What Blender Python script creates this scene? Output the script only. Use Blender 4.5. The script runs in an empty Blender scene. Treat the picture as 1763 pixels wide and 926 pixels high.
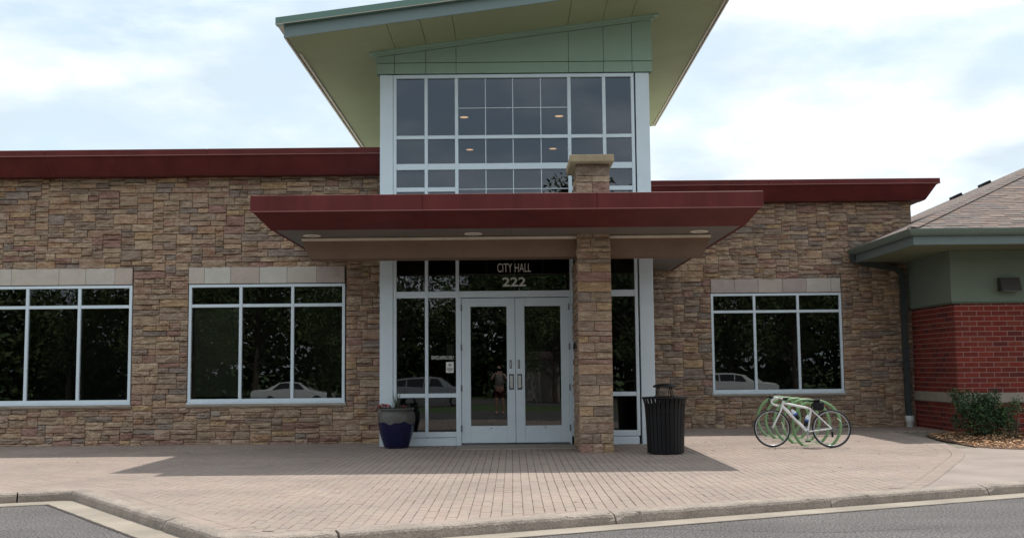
import bpy, bmesh, math, random
from mathutils import Vector, Matrix
random.seed(7)
PI = math.pi
scn = bpy.context.scene
COL = scn.collection

# ------------------------------------------------------------------ camera
EYE = 1.264
PITCH = math.atan(173 / 1900.0)
ROLL = 0.0095
cam_d = bpy.data.cameras.new('camera')
cam_d.sensor_width = 36.0
cam_d.sensor_fit = 'HORIZONTAL'
cam_d.lens = 1900 / 1763.0 * 36.0
cam_d.clip_end = 3000
cam_o = bpy.data.objects.new('camera', cam_d)
cam_o.matrix_world = Matrix.Translation((0, 0, EYE)) @ Matrix.Rotation(PI / 2 + PITCH, 4, 'X') @ Matrix.Rotation(-ROLL, 4, 'Z')
COL.objects.link(cam_o)
scn.camera = cam_o

# ------------------------------------------------------------------ sun and sky
SUN = Vector((0.21, 0.42, 1.0)).normalized()
s_d = bpy.data.lights.new('sun', 'SUN')
s_d.energy = 4.0
s_d.angle = math.radians(0.6)
s_d.color = (1.0, 0.955, 0.89)
s_o = bpy.data.objects.new('sun', s_d)
s_o.rotation_euler = (-SUN).to_track_quat('-Z', 'Y').to_euler()
s_o.location = (5, 10, 40)
COL.objects.link(s_o)

w = bpy.data.worlds.new('World')
scn.world = w
w.use_nodes = True
nt = w.node_tree
nt.nodes.clear()
N = nt.nodes.new
L = nt.links.new
out = N('ShaderNodeOutputWorld')
bg = N('ShaderNodeBackground')
bg.inputs['Strength'].default_value = 0.138
SKX = 1.9
sky = N('ShaderNodeTexSky')
sky.sky_type = 'NISHITA'
sky.sun_disc = False
sky.sun_elevation = math.asin(SUN.z)
sky.sun_rotation = math.atan2(SUN.x, SUN.y)
sky.air_density = 1.0
sky.dust_density = 1.2
sky.ozone_density = 1.0
tc = N('ShaderNodeTexCoord')
mp = N('ShaderNodeMapping')
mp.inputs['Scale'].default_value = (1.0, 1.0, 2.6)
mp.inputs['Location'].default_value = (SKX, 0.1, 0.13)
L(tc.outputs['Generated'], mp.inputs['Vector'])
nz = N('ShaderNodeTexNoise')
nz.inputs['Scale'].default_value = 3.2
nz.inputs['Detail'].default_value = 9
nz.inputs['Roughness'].default_value = 0.56
L(mp.outputs['Vector'], nz.inputs['Vector'])
cr = N('ShaderNodeValToRGB')
cr.color_ramp.elements[0].position = 0.40
cr.color_ramp.elements[0].color = (0, 0, 0, 1)
cr.color_ramp.elements[1].position = 0.58
cr.color_ramp.elements[1].color = (1, 1, 1, 1)
L(nz.outputs['Fac'], cr.inputs['Fac'])
nz2 = N('ShaderNodeTexNoise')
nz2.inputs['Scale'].default_value = 5.0
nz2.inputs['Detail'].default_value = 6
L(mp.outputs['Vector'], nz2.inputs['Vector'])
cr2 = N('ShaderNodeValToRGB')
cr2.color_ramp.elements[0].position = 0.38
cr2.color_ramp.elements[0].color = (4.9, 5.6, 6.2, 1)
cr2.color_ramp.elements[1].position = 0.60
cr2.color_ramp.elements[1].color = (9.2, 9.4, 9.6, 1)
L(nz2.outputs['Fac'], cr2.inputs['Fac'])
haze = N('ShaderNodeMix')
haze.data_type = 'RGBA'
haze.inputs[0].default_value = 0.72
L(sky.outputs['Color'], haze.inputs[6])
haze.inputs[7].default_value = (5.3, 6.3, 6.8, 1)
mx = N('ShaderNodeMix')
mx.data_type = 'RGBA'
L(cr.outputs['Color'], mx.inputs[0])
L(haze.outputs[2], mx.inputs[6])
L(cr2.outputs['Color'], mx.inputs[7])
L(mx.outputs[2], bg.inputs['Color'])
L(bg.outputs['Background'], out.inputs['Surface'])

scn.view_settings.view_transform = 'Standard'
scn.view_settings.look = 'None'
scn.view_settings.exposure = 0.15
scn.view_settings.gamma = 1.0
scn.render.engine = 'CYCLES'
scn.cycles.max_bounces = 8
scn.cycles.transparent_max_bounces = 12

# ------------------------------------------------------------------ materials
def pmat(name, col, rough=0.6, metal=0.0, var=0.0, vscale=4.0, col2=None, bump=0.0, bscale=30.0, fine=0.0,
         fscale=200.0, emit=None, spec=None, stretch=(1, 1, 1), coat=0.0, big=0.0, bigs=0.45, bigst=(1, 1, 1), bdist=0.02):
    m = bpy.data.materials.new(name)
    m.use_nodes = True
    t = m.node_tree
    b = t.nodes['Principled BSDF']
    b.inputs['Roughness'].default_value = rough
    b.inputs['Metallic'].default_value = metal
    if spec is not None:
        b.inputs['Specular IOR Level'].default_value = spec
    if coat:
        b.inputs['Coat Weight'].default_value = coat
    if emit:
        b.inputs['Emission Color'].default_value = (*emit[0], 1)
        b.inputs['Emission Strength'].default_value = emit[1]
    b.inputs['Base Color'].default_value = (*col, 1)
    if var or col2 or bump or fine or big:
        g = t.nodes.new('ShaderNodeNewGeometry')
        mpp = t.nodes.new('ShaderNodeMapping')
        mpp.inputs['Scale'].default_value = stretch
        t.links.new(g.outputs['Position'], mpp.inputs['Vector'])
        vec = mpp.outputs['Vector']
    last = None
    if var or col2:
        n = t.nodes.new('ShaderNodeTexNoise')
        n.inputs['Scale'].default_value = vscale
        n.inputs['Detail'].default_value = 6
        n.inputs['Roughness'].default_value = 0.65
        t.links.new(vec, n.inputs['Vector'])
        r = t.nodes.new('ShaderNodeValToRGB')
        if col2:
            a, c = col, col2
        else:
            a = tuple(v * (1 - var) for v in col)
            c = tuple(min(1, v * (1 + var)) for v in col)
        r.color_ramp.elements[0].position = 0.32
        r.color_ramp.elements[1].position = 0.68
        r.color_ramp.elements[0].color = (*a, 1)
        r.color_ramp.elements[1].color = (*c, 1)
        t.links.new(n.outputs['Fac'], r.inputs['Fac'])
        last = r.outputs['Color']
    if fine:
        n = t.nodes.new('ShaderNodeTexNoise')
        n.inputs['Scale'].default_value = fscale
        n.inputs['Detail'].default_value = 3
        t.links.new(vec, n.inputs['Vector'])
        r = t.nodes.new('ShaderNodeValToRGB')
        r.color_ramp.elements[0].position = 0.35
        r.color_ramp.elements[1].position = 0.65
        r.color_ramp.elements[0].color = (1 - fine,) * 3 + (1,)
        r.color_ramp.elements[1].color = (1 + fine,) * 3 + (1,)
        t.links.new(n.outputs['Fac'], r.inputs['Fac'])
        mm = t.nodes.new('ShaderNodeMix')
        mm.data_type = 'RGBA'
        mm.blend_type = 'MULTIPLY'
        mm.inputs[0].default_value = 1
        if last is None:
            mm.inputs[6].default_value = (*col, 1)
        else:
            t.links.new(last, mm.inputs[6])
        t.links.new(r.outputs['Color'], mm.inputs[7])
        last = mm.outputs[2]
    if big:
        m2 = t.nodes.new('ShaderNodeMapping'); m2.inputs['Scale'].default_value = bigst
        t.links.new(g.outputs['Position'], m2.inputs['Vector'])
        n = t.nodes.new('ShaderNodeTexNoise'); n.inputs['Scale'].default_value = bigs
        n.inputs['Detail'].default_value = 8; n.inputs['Roughness'].default_value = 0.62
        t.links.new(m2.outputs['Vector'], n.inputs['Vector'])
        r = t.nodes.new('ShaderNodeValToRGB')
        r.color_ramp.elements[0].position = 0.36; r.color_ramp.elements[1].position = 0.62
        r.color_ramp.elements[0].color = (1 - big, 1 - big * .98, 1 - big * .95, 1); r.color_ramp.elements[1].color = (1 + big * .25,) * 3 + (1,)
        t.links.new(n.outputs['Fac'], r.inputs['Fac'])
        mm = t.nodes.new('ShaderNodeMix'); mm.data_type = 'RGBA'; mm.blend_type = 'MULTIPLY'; mm.inputs[0].default_value = 1
        if last is None: mm.inputs[6].default_value = (*col, 1)
        else: t.links.new(last, mm.inputs[6])
        t.links.new(r.outputs['Color'], mm.inputs[7])
        last = mm.outputs[2]
    if last is not None:
        t.links.new(last, b.inputs['Base Color'])
    if bump:
        n = t.nodes.new('ShaderNodeTexNoise')
        n.inputs['Scale'].default_value = bscale
        n.inputs['Detail'].default_value = 5
        t.links.new(vec, n.inputs['Vector'])
        bp = t.nodes.new('ShaderNodeBump')
        bp.inputs['Strength'].default_value = bump
        bp.inputs['Distance'].default_value = bdist
        t.links.new(n.outputs['Fac'], bp.inputs['Height'])
        t.links.new(bp.outputs['Normal'], b.inputs['Normal'])
    return m

def glassmat(name, tint, refl, gcol=(.95, .98, 1.0)):
    m = bpy.data.materials.new(name)
    m.use_nodes = True
    t = m.node_tree
    t.nodes.remove(t.nodes['Principled BSDF'])
    o = t.nodes['Material Output']
    tr = t.nodes.new('ShaderNodeBsdfTransparent')
    tr.inputs['Color'].default_value = (*tint, 1)
    gl = t.nodes.new('ShaderNodeBsdfGlossy')
    gl.inputs['Roughness'].default_value = 0.0
    gl.inputs['Color'].default_value = (*gcol, 1)
    fr = t.nodes.new('ShaderNodeFresnel')
    fr.inputs['IOR'].default_value = refl
    # faint waviness of real panes
    g = t.nodes.new('ShaderNodeNewGeometry')
    n = t.nodes.new('ShaderNodeTexNoise')
    n.inputs['Scale'].default_value = 0.9
    t.links.new(g.outputs['Position'], n.inputs['Vector'])
    bp = t.nodes.new('ShaderNodeBump')
    bp.inputs['Strength'].default_value = 0.02
    bp.inputs['Distance'].default_value = 0.05
    t.links.new(n.outputs['Fac'], bp.inputs['Height'])
    t.links.new(bp.outputs['Normal'], gl.inputs['Normal'])
    mix = t.nodes.new('ShaderNodeMixShader')
    t.links.new(fr.outputs['Fac'], mix.inputs[0])
    t.links.new(tr.outputs[0], mix.inputs[1])
    t.links.new(gl.outputs[0], mix.inputs[2])
    t.links.new(mix.outputs[0], o.inputs['Surface'])
    return m

M = {}
stone_cols = [(.30, .225, .145), (.265, .195, .13), (.33, .25, .165), (.235, .175, .125), (.20, .15, .115), (.225, .125, .10),
              (.155, .135, .12), (.33, .225, .12), (.185, .155, .13), (.27, .205, .15), (.25, .19, .135)]
STONES = []
for i, c in enumerate(stone_cols):
    c = (c[0] * 1.76, c[1] * 1.72, c[2] * 1.80)
    base = (.41, .328, .255)
    c = tuple(v * .72 + b_ * .28 for v, b_ in zip(c, base))
    k_ = (.55, .50, .46) if i % 3 else (.72, .52, .44)
    dk_ = tuple(v * f_ for v, f_ in zip(c, k_))
    lt_ = tuple(v * 1.22 for v in c)
    STONES.append(pmat('field_stone_%d' % i, dk_, 0.9, col2=lt_, vscale=7.0, bump=1.0, bscale=26, fine=0.22, fscale=60, stretch=(.62, 1, 2.3), big=0.12, bigs=0.6, spec=0.15, bdist=.045))
M['mortar'] = pmat('mortar', (.10, .078, .058), 0.95, var=0.2, bump=0.4)
M['white'] = pmat('white_aluminium', (.64, .72, .78), 0.38, var=0.04, vscale=1.5, spec=0.4)
M['white_door'] = pmat('white_door_paint', (.60, .68, .73), 0.4, var=0.05, vscale=2.0)
M['red'] = pmat('red_metal', (.128, .026, .025), 0.5, spec=0.16, big=0.22, bigs=1.5, bigst=(1.8, 1.8, .3), var=0.10, vscale=1.2, bump=0.05, bscale=1.5)
M['red_lip'] = pmat('red_metal_edge', (.26, .09, .08), 0.4)
M['roof_membrane'] = pmat('roof_membrane', (.62, .61, .58), 0.8, var=0.08, vscale=1)
M['soffit_grey'] = pmat('soffit_metal', (.17, .15, .135), 0.45, var=0.08, vscale=1.5)
M['beam'] = pmat('beam_stucco', (.195, .125, .088), 0.85, var=0.10, vscale=2.5, bump=0.3, bscale=80)
M['ledge'] = pmat('beam_ledge', (.70, .62, .52), 0.7, var=0.1)
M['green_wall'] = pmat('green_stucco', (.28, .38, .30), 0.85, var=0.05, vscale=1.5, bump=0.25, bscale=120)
M['green_shaded'] = pmat('green_stucco_shaded', (.155, .19, .145), 0.85, var=0.05, vscale=1.5, bump=0.25, bscale=120)  # same paint as the tower frieze; weaker light here painted as darker colour
M['green_soffit'] = pmat('green_soffit', (.275, .30, .165), 0.8, var=0.06, vscale=0.9, bump=0.1, bscale=60)
M['green_fascia'] = pmat('green_metal', (.11, .20, .165), 0.4, var=0.05, vscale=1.0)
M['green_fascia_low'] = pmat('grey_green_metal', (.16, .215, .215), 0.45, var=0.06, vscale=1.0)
M['drip'] = pmat('pale_drip_edge', (.48, .40, .33), 0.5)
M['joint'] = pmat('panel_joint', (.09, .13, .10), 0.9)
M['brick_joint'] = pmat('brick_mortar', (.31, .165, .145), 0.95, var=0.12, vscale=20)
BR = [(.19, .034, .024), (.22, .040, .028), (.165, .034, .026), (.115, .030, .028), (.20, .048, .032)]
BRICKS = [pmat('red_brick_%d' % i, c, 0.85, var=0.16, vscale=14, bump=0.25, bscale=90, fine=0.1, spec=0.12) for i, c in enumerate(BR)]
M['cap'] = pmat('cap_stone', (.38, .295, .185), 0.85, var=0.15, vscale=6, bump=0.3, bscale=50)
M['band'] = pmat('sill_stone', (.33, .28, .225), 0.85, var=0.14, vscale=5, bump=0.3, bscale=60)
LINT = [pmat('lintel_stone_%d' % i, c, 0.85, var=0.08, vscale=5, bump=0.3, bscale=50, fine=0.06) for i, c in
        enumerate([(.50, .44, .38), (.54, .51, .46), (.46, .38, .33), (.50, .45, .40), (.40, .33, .30)])]
M['eave'] = pmat('gutter_metal', (.115, .15, .125), 0.42, var=0.06)
M['eave_low'] = pmat('fascia_metal', (.12, .155, .15), 0.45, var=0.06)
M['eave_soffit'] = pmat('eave_soffit', (.19, .215, .135), 0.8, var=0.05)
M['pipe'] = pmat('downspout_paint', (.038, .05, .05), 0.45, var=0.1)
M['boot'] = pmat('white_pvc', (.62, .62, .60), 0.5, var=0.1, vscale=12)
SH = [pmat('shingle_%d' % i, c, 0.95, var=0.15, vscale=12, fine=0.25, fscale=240, bump=0.3, bscale=200) for i, c in
      enumerate([(.19, .145, .125), (.17, .128, .112), (.145, .118, .108), (.205, .145, .118), (.16, .142, .128)])]
M['shingle_edge'] = pmat('shingle_dark_edge', (.07, .052, .046), 0.95)  # one darker tone for shingle butts, roof deck and garage roof
PV = [pmat('paver_%d' % i, tuple(v * .5 + m_ * .41 for v, m_ in zip(c, (.322, .252, .212))), 0.92, var=0.10, vscale=16, fine=0.16, fscale=160, bump=0.15, bscale=150, big=0.16, bigs=0.7) for i, c in
      enumerate([(.325, .25, .208), (.312, .232, .195), (.33, .268, .22), (.295, .236, .208), (.325, .272, .215), (.34, .258, .22)])]
M['bed'] = pmat('paver_joint_sand', (.17, .145, .115), 0.95, var=0.4, vscale=6)
M['conc'] = pmat('walk_concrete', (.27, .222, .19), 0.9, big=0.15, bigs=1.0, var=0.07, vscale=2.2, fine=0.08, fscale=120, bump=0.1, bscale=120)
M['kerb'] = pmat('kerb_concrete', (.34, .28, .235), 0.92, col2=(.24, .20, .165), vscale=3.0, fine=0.22, fscale=80, bump=0.6, bscale=40, big=0.22, bigs=2.2)
M['pan'] = pmat('gutter_concrete', (.295, .252, .202), 0.9, big=0.2, bigs=1.5, var=0.08, vscale=2.5, fine=0.1, fscale=120, bump=0.15, bscale=90)
M['pad'] = pmat('threshold_concrete', (.30, .255, .215), 0.9, var=0.15, vscale=4, bump=0.1)
M['asphalt'] = pmat('asphalt', (.112, .101, .097), 0.9, var=0.10, vscale=0.8, fine=0.75, fscale=48, bump=0.9, bscale=60, big=0.26, bigs=0.8, bigst=(.5, 1.4, 1))
M['grass'] = pmat('lawn', (.045, .085, .02), 0.95, col2=(.075, .12, .03), vscale=1.2)
M['mulch'] = pmat('mulch', (.16, .085, .045), 0.95, col2=(.09, .05, .03), vscale=12, bump=0.8, bscale=40)
CHIP = [pmat('wood_chip_%d' % i, c, 0.9, var=0.2, vscale=20) for i, c in enumerate([(.44, .24, .115), (.32, .17, .085), (.55, .37, .21)])]
M['tar'] = pmat('tar_and_dirt', (.045, .03, .028), 0.9)
M['bark_bit'] = pmat('dry_bit', (.10, .05, .03), 0.9)
M['leaf_bit'] = pmat('dry_leaf', (.30, .26, .14), 0.8)
M['black'] = pmat('black_powder_coat', (.006, .006, .007), 0.45, spec=0.25, var=0.1, vscale=8)
M['liner'] = pmat('black_plastic', (.005, .005, .006), 0.7, spec=0.1)
M['dark'] = pmat('dark_trim', (.012, .012, .014), 0.65, spec=.2)
M['bronze'] = pmat('dark_bronze', (.035, .028, .025), 0.5)
M['steel'] = pmat('brushed_steel', (.42, .42, .42), 0.35, metal=0.9, var=0.1, vscale=10)
M['steel_dark'] = pmat('worn_dark_metal', (.16, .16, .165), 0.4, metal=0.6, var=0.2, vscale=30)
M['rack'] = pmat('rack_green', (.165, .30, .135), 0.42, var=0.07, vscale=9)
M['glass'] = glassmat('window_glass', (.30, .33, .32), 1.76)
M['glass_up'] = glassmat('upper_glass', (.27, .30, .38), 1.90, (.84, .90, 1.0))
M['glass_door'] = glassmat('door_glass', (.46, .47, .38), 1.76)
M['room'] = pmat('room_wall', (.20, .18, .15), 0.95)
M['ceiling'] = pmat('lobby_ceiling', (.22, .22, .24), 0.95)
M['floor'] = pmat('lobby_floor', (.12, .10, .08), 0.7, var=0.2)
M['blind'] = pmat('blind', (.50, .50, .38), 0.9)
M['lamp'] = pmat('lit_recessed_lamp', (.9, .6, .3), 0.5, emit=((1.0, .55, .22), 2.2))
M['lamp_trim'] = pmat('lamp_trim', (.75, .70, .62), 0.5)
M['lamp_off'] = pmat('unlit_recessed_lamp', (.30, .29, .27), 0.3)
M['letter'] = pmat('white_vinyl', (.72, .72, .68), 0.6)
M['ink'] = pmat('black_ink', (.03, .03, .05), 0.6)
M['paper'] = pmat('paper_notice', (.34, .33, .29), 0.9)
M['leaf'] = pmat('shrub_leaf', (.016, .04, .013), 0.6, col2=(.03, .065, .02), vscale=5)
M['leaf2'] = pmat('shrub_leaf_light', (.09, .17, .05), 0.5, var=0.2, vscale=5)
M['leaf_tree'] = pmat('tree_leaf', (.025, .05, .014), 0.7, col2=(.12, .17, .05), vscale=0.5)
M['bark'] = pmat('bark', (.10, .075, .055), 0.95, var=0.3, vscale=5)
M['twig'] = pmat('twig', (.12, .08, .05), 0.9)

# ------------------------------------------------------------------ object helpers
class MB:
    def __init__(s):
        s.v = []; s.f = []; s.mi = []; s.mats = []; s.sm = []
    def m(s, mat):
        if mat not in s.mats:
            s.mats.append(mat)
        return s.mats.index(mat)
    def add(s, vs, fs, mat, smooth=False):
        k = len(s.v); i = s.m(mat)
        s.v.extend([tuple(p) for p in vs])
        for f in fs:
            s.f.append(tuple(k + a for a in f)); s.mi.append(i); s.sm.append(smooth)
        return s
    def box(s, x0, x1, y0, y1, z0, z1, mat, bev=0.0):
        if bev:
            b = min(bev, (x1 - x0) * .4, (y1 - y0) * .4, (z1 - z0) * .4)
            vs = []; idx = {}
            for ix, X in ((0, x0), (1, x1)):
                for iy, Y in ((0, y0), (1, y1)):
                    for iz, Z in ((0, z0), (1, z1)):
                        sx, sy, sz = (1 - 2 * ix) * b, (1 - 2 * iy) * b, (1 - 2 * iz) * b
                        idx[ix, iy, iz] = len(vs)
                        vs += [(X, Y + sy, Z + sz), (X + sx, Y, Z + sz), (X + sx, Y + sy, Z)]
            I = lambda a, b_, c, k: idx[a, b_, c] + k
            fs = [(I(0,0,0,0), I(0,0,1,0), I(0,1,1,0), I(0,1,0,0)), (I(1,0,0,0), I(1,1,0,0), I(1,1,1,0), I(1,0,1,0)),
                  (I(0,0,0,1), I(1,0,0,1), I(1,0,1,1), I(0,0,1,1)), (I(0,1,0,1), I(0,1,1,1), I(1,1,1,1), I(1,1,0,1)),
                  (I(0,0,0,2), I(0,1,0,2), I(1,1,0,2), I(1,0,0,2)), (I(0,0,1,2), I(1,0,1,2), I(1,1,1,2), I(0,1,1,2))]
            for c in (0, 1):
                for d in (0, 1):
                    fs += [(I(c,d,0,0), I(c,d,1,0), I(c,d,1,1), I(c,d,0,1)), (I(c,0,d,0), I(c,1,d,0), I(c,1,d,2), I(c,0,d,2)),
                           (I(0,c,d,1), I(1,c,d,1), I(1,c,d,2), I(0,c,d,2))]
                    for e in (0, 1):
                        fs.append((I(c,d,e,0), I(c,d,e,1), I(c,d,e,2)))
            return s.add(vs, fs, mat)
        vs = [(x0,y0,z0),(x1,y0,z0),(x1,y1,z0),(x0,y1,z0),(x0,y0,z1),(x1,y0,z1),(x1,y1,z1),(x0,y1,z1)]
        return s.add(vs, [(0,3,2,1),(4,5,6,7),(0,1,5,4),(1,2,6,5),(2,3,7,6),(3,0,4,7)], mat)
    def hexa(s, b, t, mat):          # bottom quad, top quad (same winding)
        return s.add(list(b) + list(t), [(0,3,2,1),(4,5,6,7),(0,1,5,4),(1,2,6,5),(2,3,7,6),(3,0,4,7)], mat)
    def tube(s, pts, r, mat, n=8, closed=False, cap=True, smooth=True):
        pts = [Vector(p) for p in pts]; m = len(pts)
        rs = r if isinstance(r, (list, tuple)) else [r] * m
        up = None; rings = []
        for i, p in enumerate(pts):
            if closed:
                d = pts[(i + 1) % m] - pts[i - 1]
            else:
                d = pts[min(i + 1, m - 1)] - pts[max(i - 1, 0)]
            d.normalize()
            if up is None:
                up = Vector((0, 0, 1)) if abs(d.z) < .9 else Vector((1, 0, 0))
            a = d.cross(up).normalized(); b = a.cross(d).normalized(); up = b
            rings.append([p + a * math.cos(2 * PI * k / n) * rs[i] + b * math.sin(2 * PI * k / n) * rs[i] for k in range(n)])
        vs = [q for rg in rings for q in rg]; fs = []
        for i in range(m if closed else m - 1):
            j = (i + 1) % m
            for k in range(n):
                fs.append((i*n+k, i*n+(k+1) % n, j*n+(k+1) % n, j*n+k))
        s.add(vs, fs, mat, smooth)
        if cap and not closed:
            s.add(rings[0], [tuple(range(n))], mat); s.add(rings[-1], [tuple(reversed(range(n)))], mat)
        return s
    def lathe(s, prof, c, mat, n=32, smooth=True, closed=False):
        vs = []
        for r, z in prof:
            for k in range(n):
                a = 2 * PI * k / n
                vs.append((c[0] + r * math.cos(a), c[1] + r * math.sin(a), c[2] + z))
        fs = []
        for i in range(len(prof) - 1):
            for k in range(n):
                fs.append((i*n+k, i*n+(k+1) % n, (i+1)*n+(k+1) % n, (i+1)*n+k))
        return s.add(vs, fs, mat, smooth)
    def build(s, name, parent=None, kind=None):
        me = bpy.data.meshes.new(name)
        me.from_pydata(s.v, [], s.f)
        for mt in s.mats:
            me.materials.append(mt)
        me.polygons.foreach_set('material_index', s.mi)
        me.polygons.foreach_set('use_smooth', s.sm)
        me.update()
        return link(name, me, parent, kind)

def link(name, me, parent=None, kind=None, mat=None):
    o = bpy.data.objects.new(name, me)
    COL.objects.link(o)
    if mat is not None:
        o.matrix_world = mat
    if parent is not None:
        o.parent = parent
        if parent.parent is None and parent.type == 'EMPTY':
            o.matrix_parent_inverse = parent.matrix_basis.inverted()
    if kind:
        o['kind'] = kind
    return o

def tag(o, label, cat, group=None):
    o['label'] = label; o['category'] = cat
    if group:
        o['group'] = group
    return o

def thing(name, label, cat, loc=(0, 0, 0), rz=0.0, group=None):
    o = bpy.data.objects.new(name, None)
    o.empty_display_size = 0.2
    o.location = loc; o.rotation_euler = (0, 0, rz)
    COL.objects.link(o)
    bpy_basis = Matrix.Translation(loc) @ Matrix.Rotation(rz, 4, 'Z')
    o.matrix_basis = bpy_basis
    return tag(o, label, cat, group)

def B(name, parent, x0, x1, y0, y1, z0, z1, mat, bev=0.0, kind=None):
    return MB().box(x0, x1, y0, y1, z0, z1, mat, bev).build(name, parent, kind)

def local(parent, name, mb):         # part built in the thing's own frame
    o = mb.build(name)
    o.parent = parent
    return o

def pin(x, y, poly):
    c = False; j = len(poly) - 1
    for i in range(len(poly)):
        xi, yi = poly[i]; xj, yj = poly[j]
        if (yi > y) != (yj > y) and x < (xj - xi) * (y - yi) / (yj - yi) + xi:
            c = not c
        j = i
    return c

def proj(p):
    X, Y, Z = p[0], p[1], p[2] - EYE
    ww = Y * math.cos(PITCH) + Z * math.sin(PITCH)
    return 881.5 + 1900 * X / ww, 463 - 1900 * (Z * math.cos(PITCH) - Y * math.sin(PITCH)) / ww

# ------------------------------------------------------------------ ground, road, gutter, kerb
def gz(y):
    if y >= 8: return -0.114
    if y >= -27: return -0.114 - (8 - y) / 35.0 * 0.69
    return -0.804
mb = MB()
ys = [900, 60, 30, 8, 0, -9, -18, -27, -60, -900]
vs = []; fs = []
for y in ys:
    vs += [(-900, y, gz(y)), (900, y, gz(y))]
for i in range(len(ys) - 1):
    fs.append((2*i, 2*i+1, 2*i+3, 2*i+2)[::-1])
mb.add(vs, fs, M['grass']).build('ground', None, 'structure')

def sheet(name, x0, x1, yy, mat, dz):
    mb = MB(); vs = []; fs = []
    for y in yy:
        vs += [(x0, y, gz(y) + dz), (x1, y, gz(y) + dz)]
    for i in range(len(yy) - 1):
        fs.append((2*i+2, 2*i+3, 2*i+1, 2*i))
    return mb.add(vs, fs, mat).build(name, None, 'structure')
sheet('road', -60, 60, [12.6, 8, 0, -6], M['asphalt'], 0.010)
sheet('parking_lot', -60, 60, [-23, -27, -40], M['asphalt'], 0.010)

# kerb foot line
def fillet(pts, k, r, n=8):
    p0, p1, p2 = [Vector(pts[i]) for i in (k - 1, k, k + 1)]
    a = (p0 - p1).normalized(); b = (p2 - p1).normalized()
    ang = a.angle(b); d = r / math.tan(ang / 2)
    s, e = p1 + a * d, p1 + b * d
    c = p1 + (a + b).normalized() * (r / math.sin(ang / 2))
    a0 = math.atan2(s.y - c.y, s.x - c.x); a1 = math.atan2(e.y - c.y, e.x - c.x)
    if a1 - a0 > PI: a1 -= 2 * PI
    if a0 - a1 > PI: a1 += 2 * PI
    mid = [(c.x + r * math.cos(a0 + (a1 - a0) * t / n), c.y + r * math.sin(a0 + (a1 - a0) * t / n)) for t in range(n + 1)]
    return list(pts[:k]) + mid + list(pts[k + 1:])
foot = [(-14.0, 8.55), (-4.80, 12.14), (-2.15, 8.48), (16.0, 16.83)]
foot = fillet(foot, 2, 0.55)
foot = fillet(foot, 1, 0.18, 5)
def resample(pts, step):
    out = [Vector((*pts[0], 0))]
    for a, b in zip(pts[:-1], pts[1:]):
        a = Vector((*a, 0)); b = Vector((*b, 0)); d = (b - a).length
        n = max(1, int(round(d / step)))
        for i in range(1, n + 1):
            out.append(a.lerp(b, i / n))
    return out
FP = resample(foot, 0.10)
cum = [0.0]
for a, b in zip(FP[:-1], FP[1:]):
    cum.append(cum[-1] + (b - a).length)
def perp(i):
    d = FP[min(i + 1, len(FP) - 1)] - FP[max(i - 1, 0)]
    d.normalize()
    return Vector((-d.y, d.x, 0))     # left of travel = towards the building
def nearest(x, y):
    return min(range(len(FP)), key=lambda i: (FP[i].x - x) ** 2 + (FP[i].y - y) ** 2)
joints = [0] + [nearest(*p) for p in [(-8.3, 10.78), (-5.30, 11.95), (-3.13, 9.75), (-1.39, 8.85), (0.875, 9.87), (3.09, 10.9), (4.98, 11.76), (7.2, 12.8), (9.6, 13.9), (12.4, 15.2)]] + [len(FP) - 1]
kerb_root = None
prof = [(0.0, -0.2), (0.004, -0.07), (0.010, -0.030), (0.022, -0.010), (0.045, 0.002), (0.075, 0.007), (0.15, 0.008), (0.155, -0.2)]
for a, b in zip(joints[:-1], joints[1:]):
    mb = MB(); vs = []; fs = []; np_ = len(prof)
    ids = list(range(a, b + 1))
    for q, i in enumerate(ids):
        n = perp(i); d = (FP[min(i + 1, len(FP) - 1)] - FP[max(i - 1, 0)]).normalized()
        sh = 0.0
        if q == 0: sh = 0.008
        if q == len(ids) - 1: sh = -0.008
        chip = 0.018 if (q in (0, len(ids) - 1)) and random.random() < .75 else 0.0
        wv = random.uniform(-.003, .003)
        for k, (o_, z_) in enumerate(prof):
            jit = random.uniform(-.0025, .0025) if 0 < k < np_ - 2 else 0
            zz = z_ + jit + (wv if 0 < k < 6 else 0) - (chip if 2 <= k <= 5 else 0)
            p = FP[i] + n * (o_ + (chip * .6 if k in (2, 3) else 0) + jit) + d * sh
            vs.append((p.x, p.y, zz))
    for q in range(len(ids) - 1):
        for k in range(np_ - 1):
            fs.append((q*np_+k, (q+1)*np_+k, (q+1)*np_+k+1, q*np_+k+1))
    fs.append(tuple(range(np_))); fs.append(tuple(reversed([(len(ids)-1)*np_+k for k in range(np_)])))
    mb.add(vs, fs, M['kerb'])
    o = mb.build('kerb' if kerb_root is None else 'kerb_stone', kerb_root, 'structure' if kerb_root is None else None)
    if kerb_root is None: kerb_root = o
# gutter pan
mb = MB(); vs = []; fs = []
for i in range(len(FP)):
    n = perp(i)
    wd = 0.27 if FP[i].x > -1.0 else 0.29
    jt = random.uniform(-.006, .006)
    q = FP[i] - n * (wd + jt)
    p = FP[i] + n * 0.02
    vs += [(p.x, p.y, -0.098), (q.x, q.y, -0.0985), (q.x - n.x * .01, q.y - n.y * .01, -0.125)]
for i in range(len(FP) - 1):
    fs += [(3*i, 3*i+1, 3*i+4, 3*i+3), (3*i+1, 3*i+2, 3*i+5, 3*i+4)]
mb.add(vs, fs, M['pan']).build('gutter_pan', None, 'structure')

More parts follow.
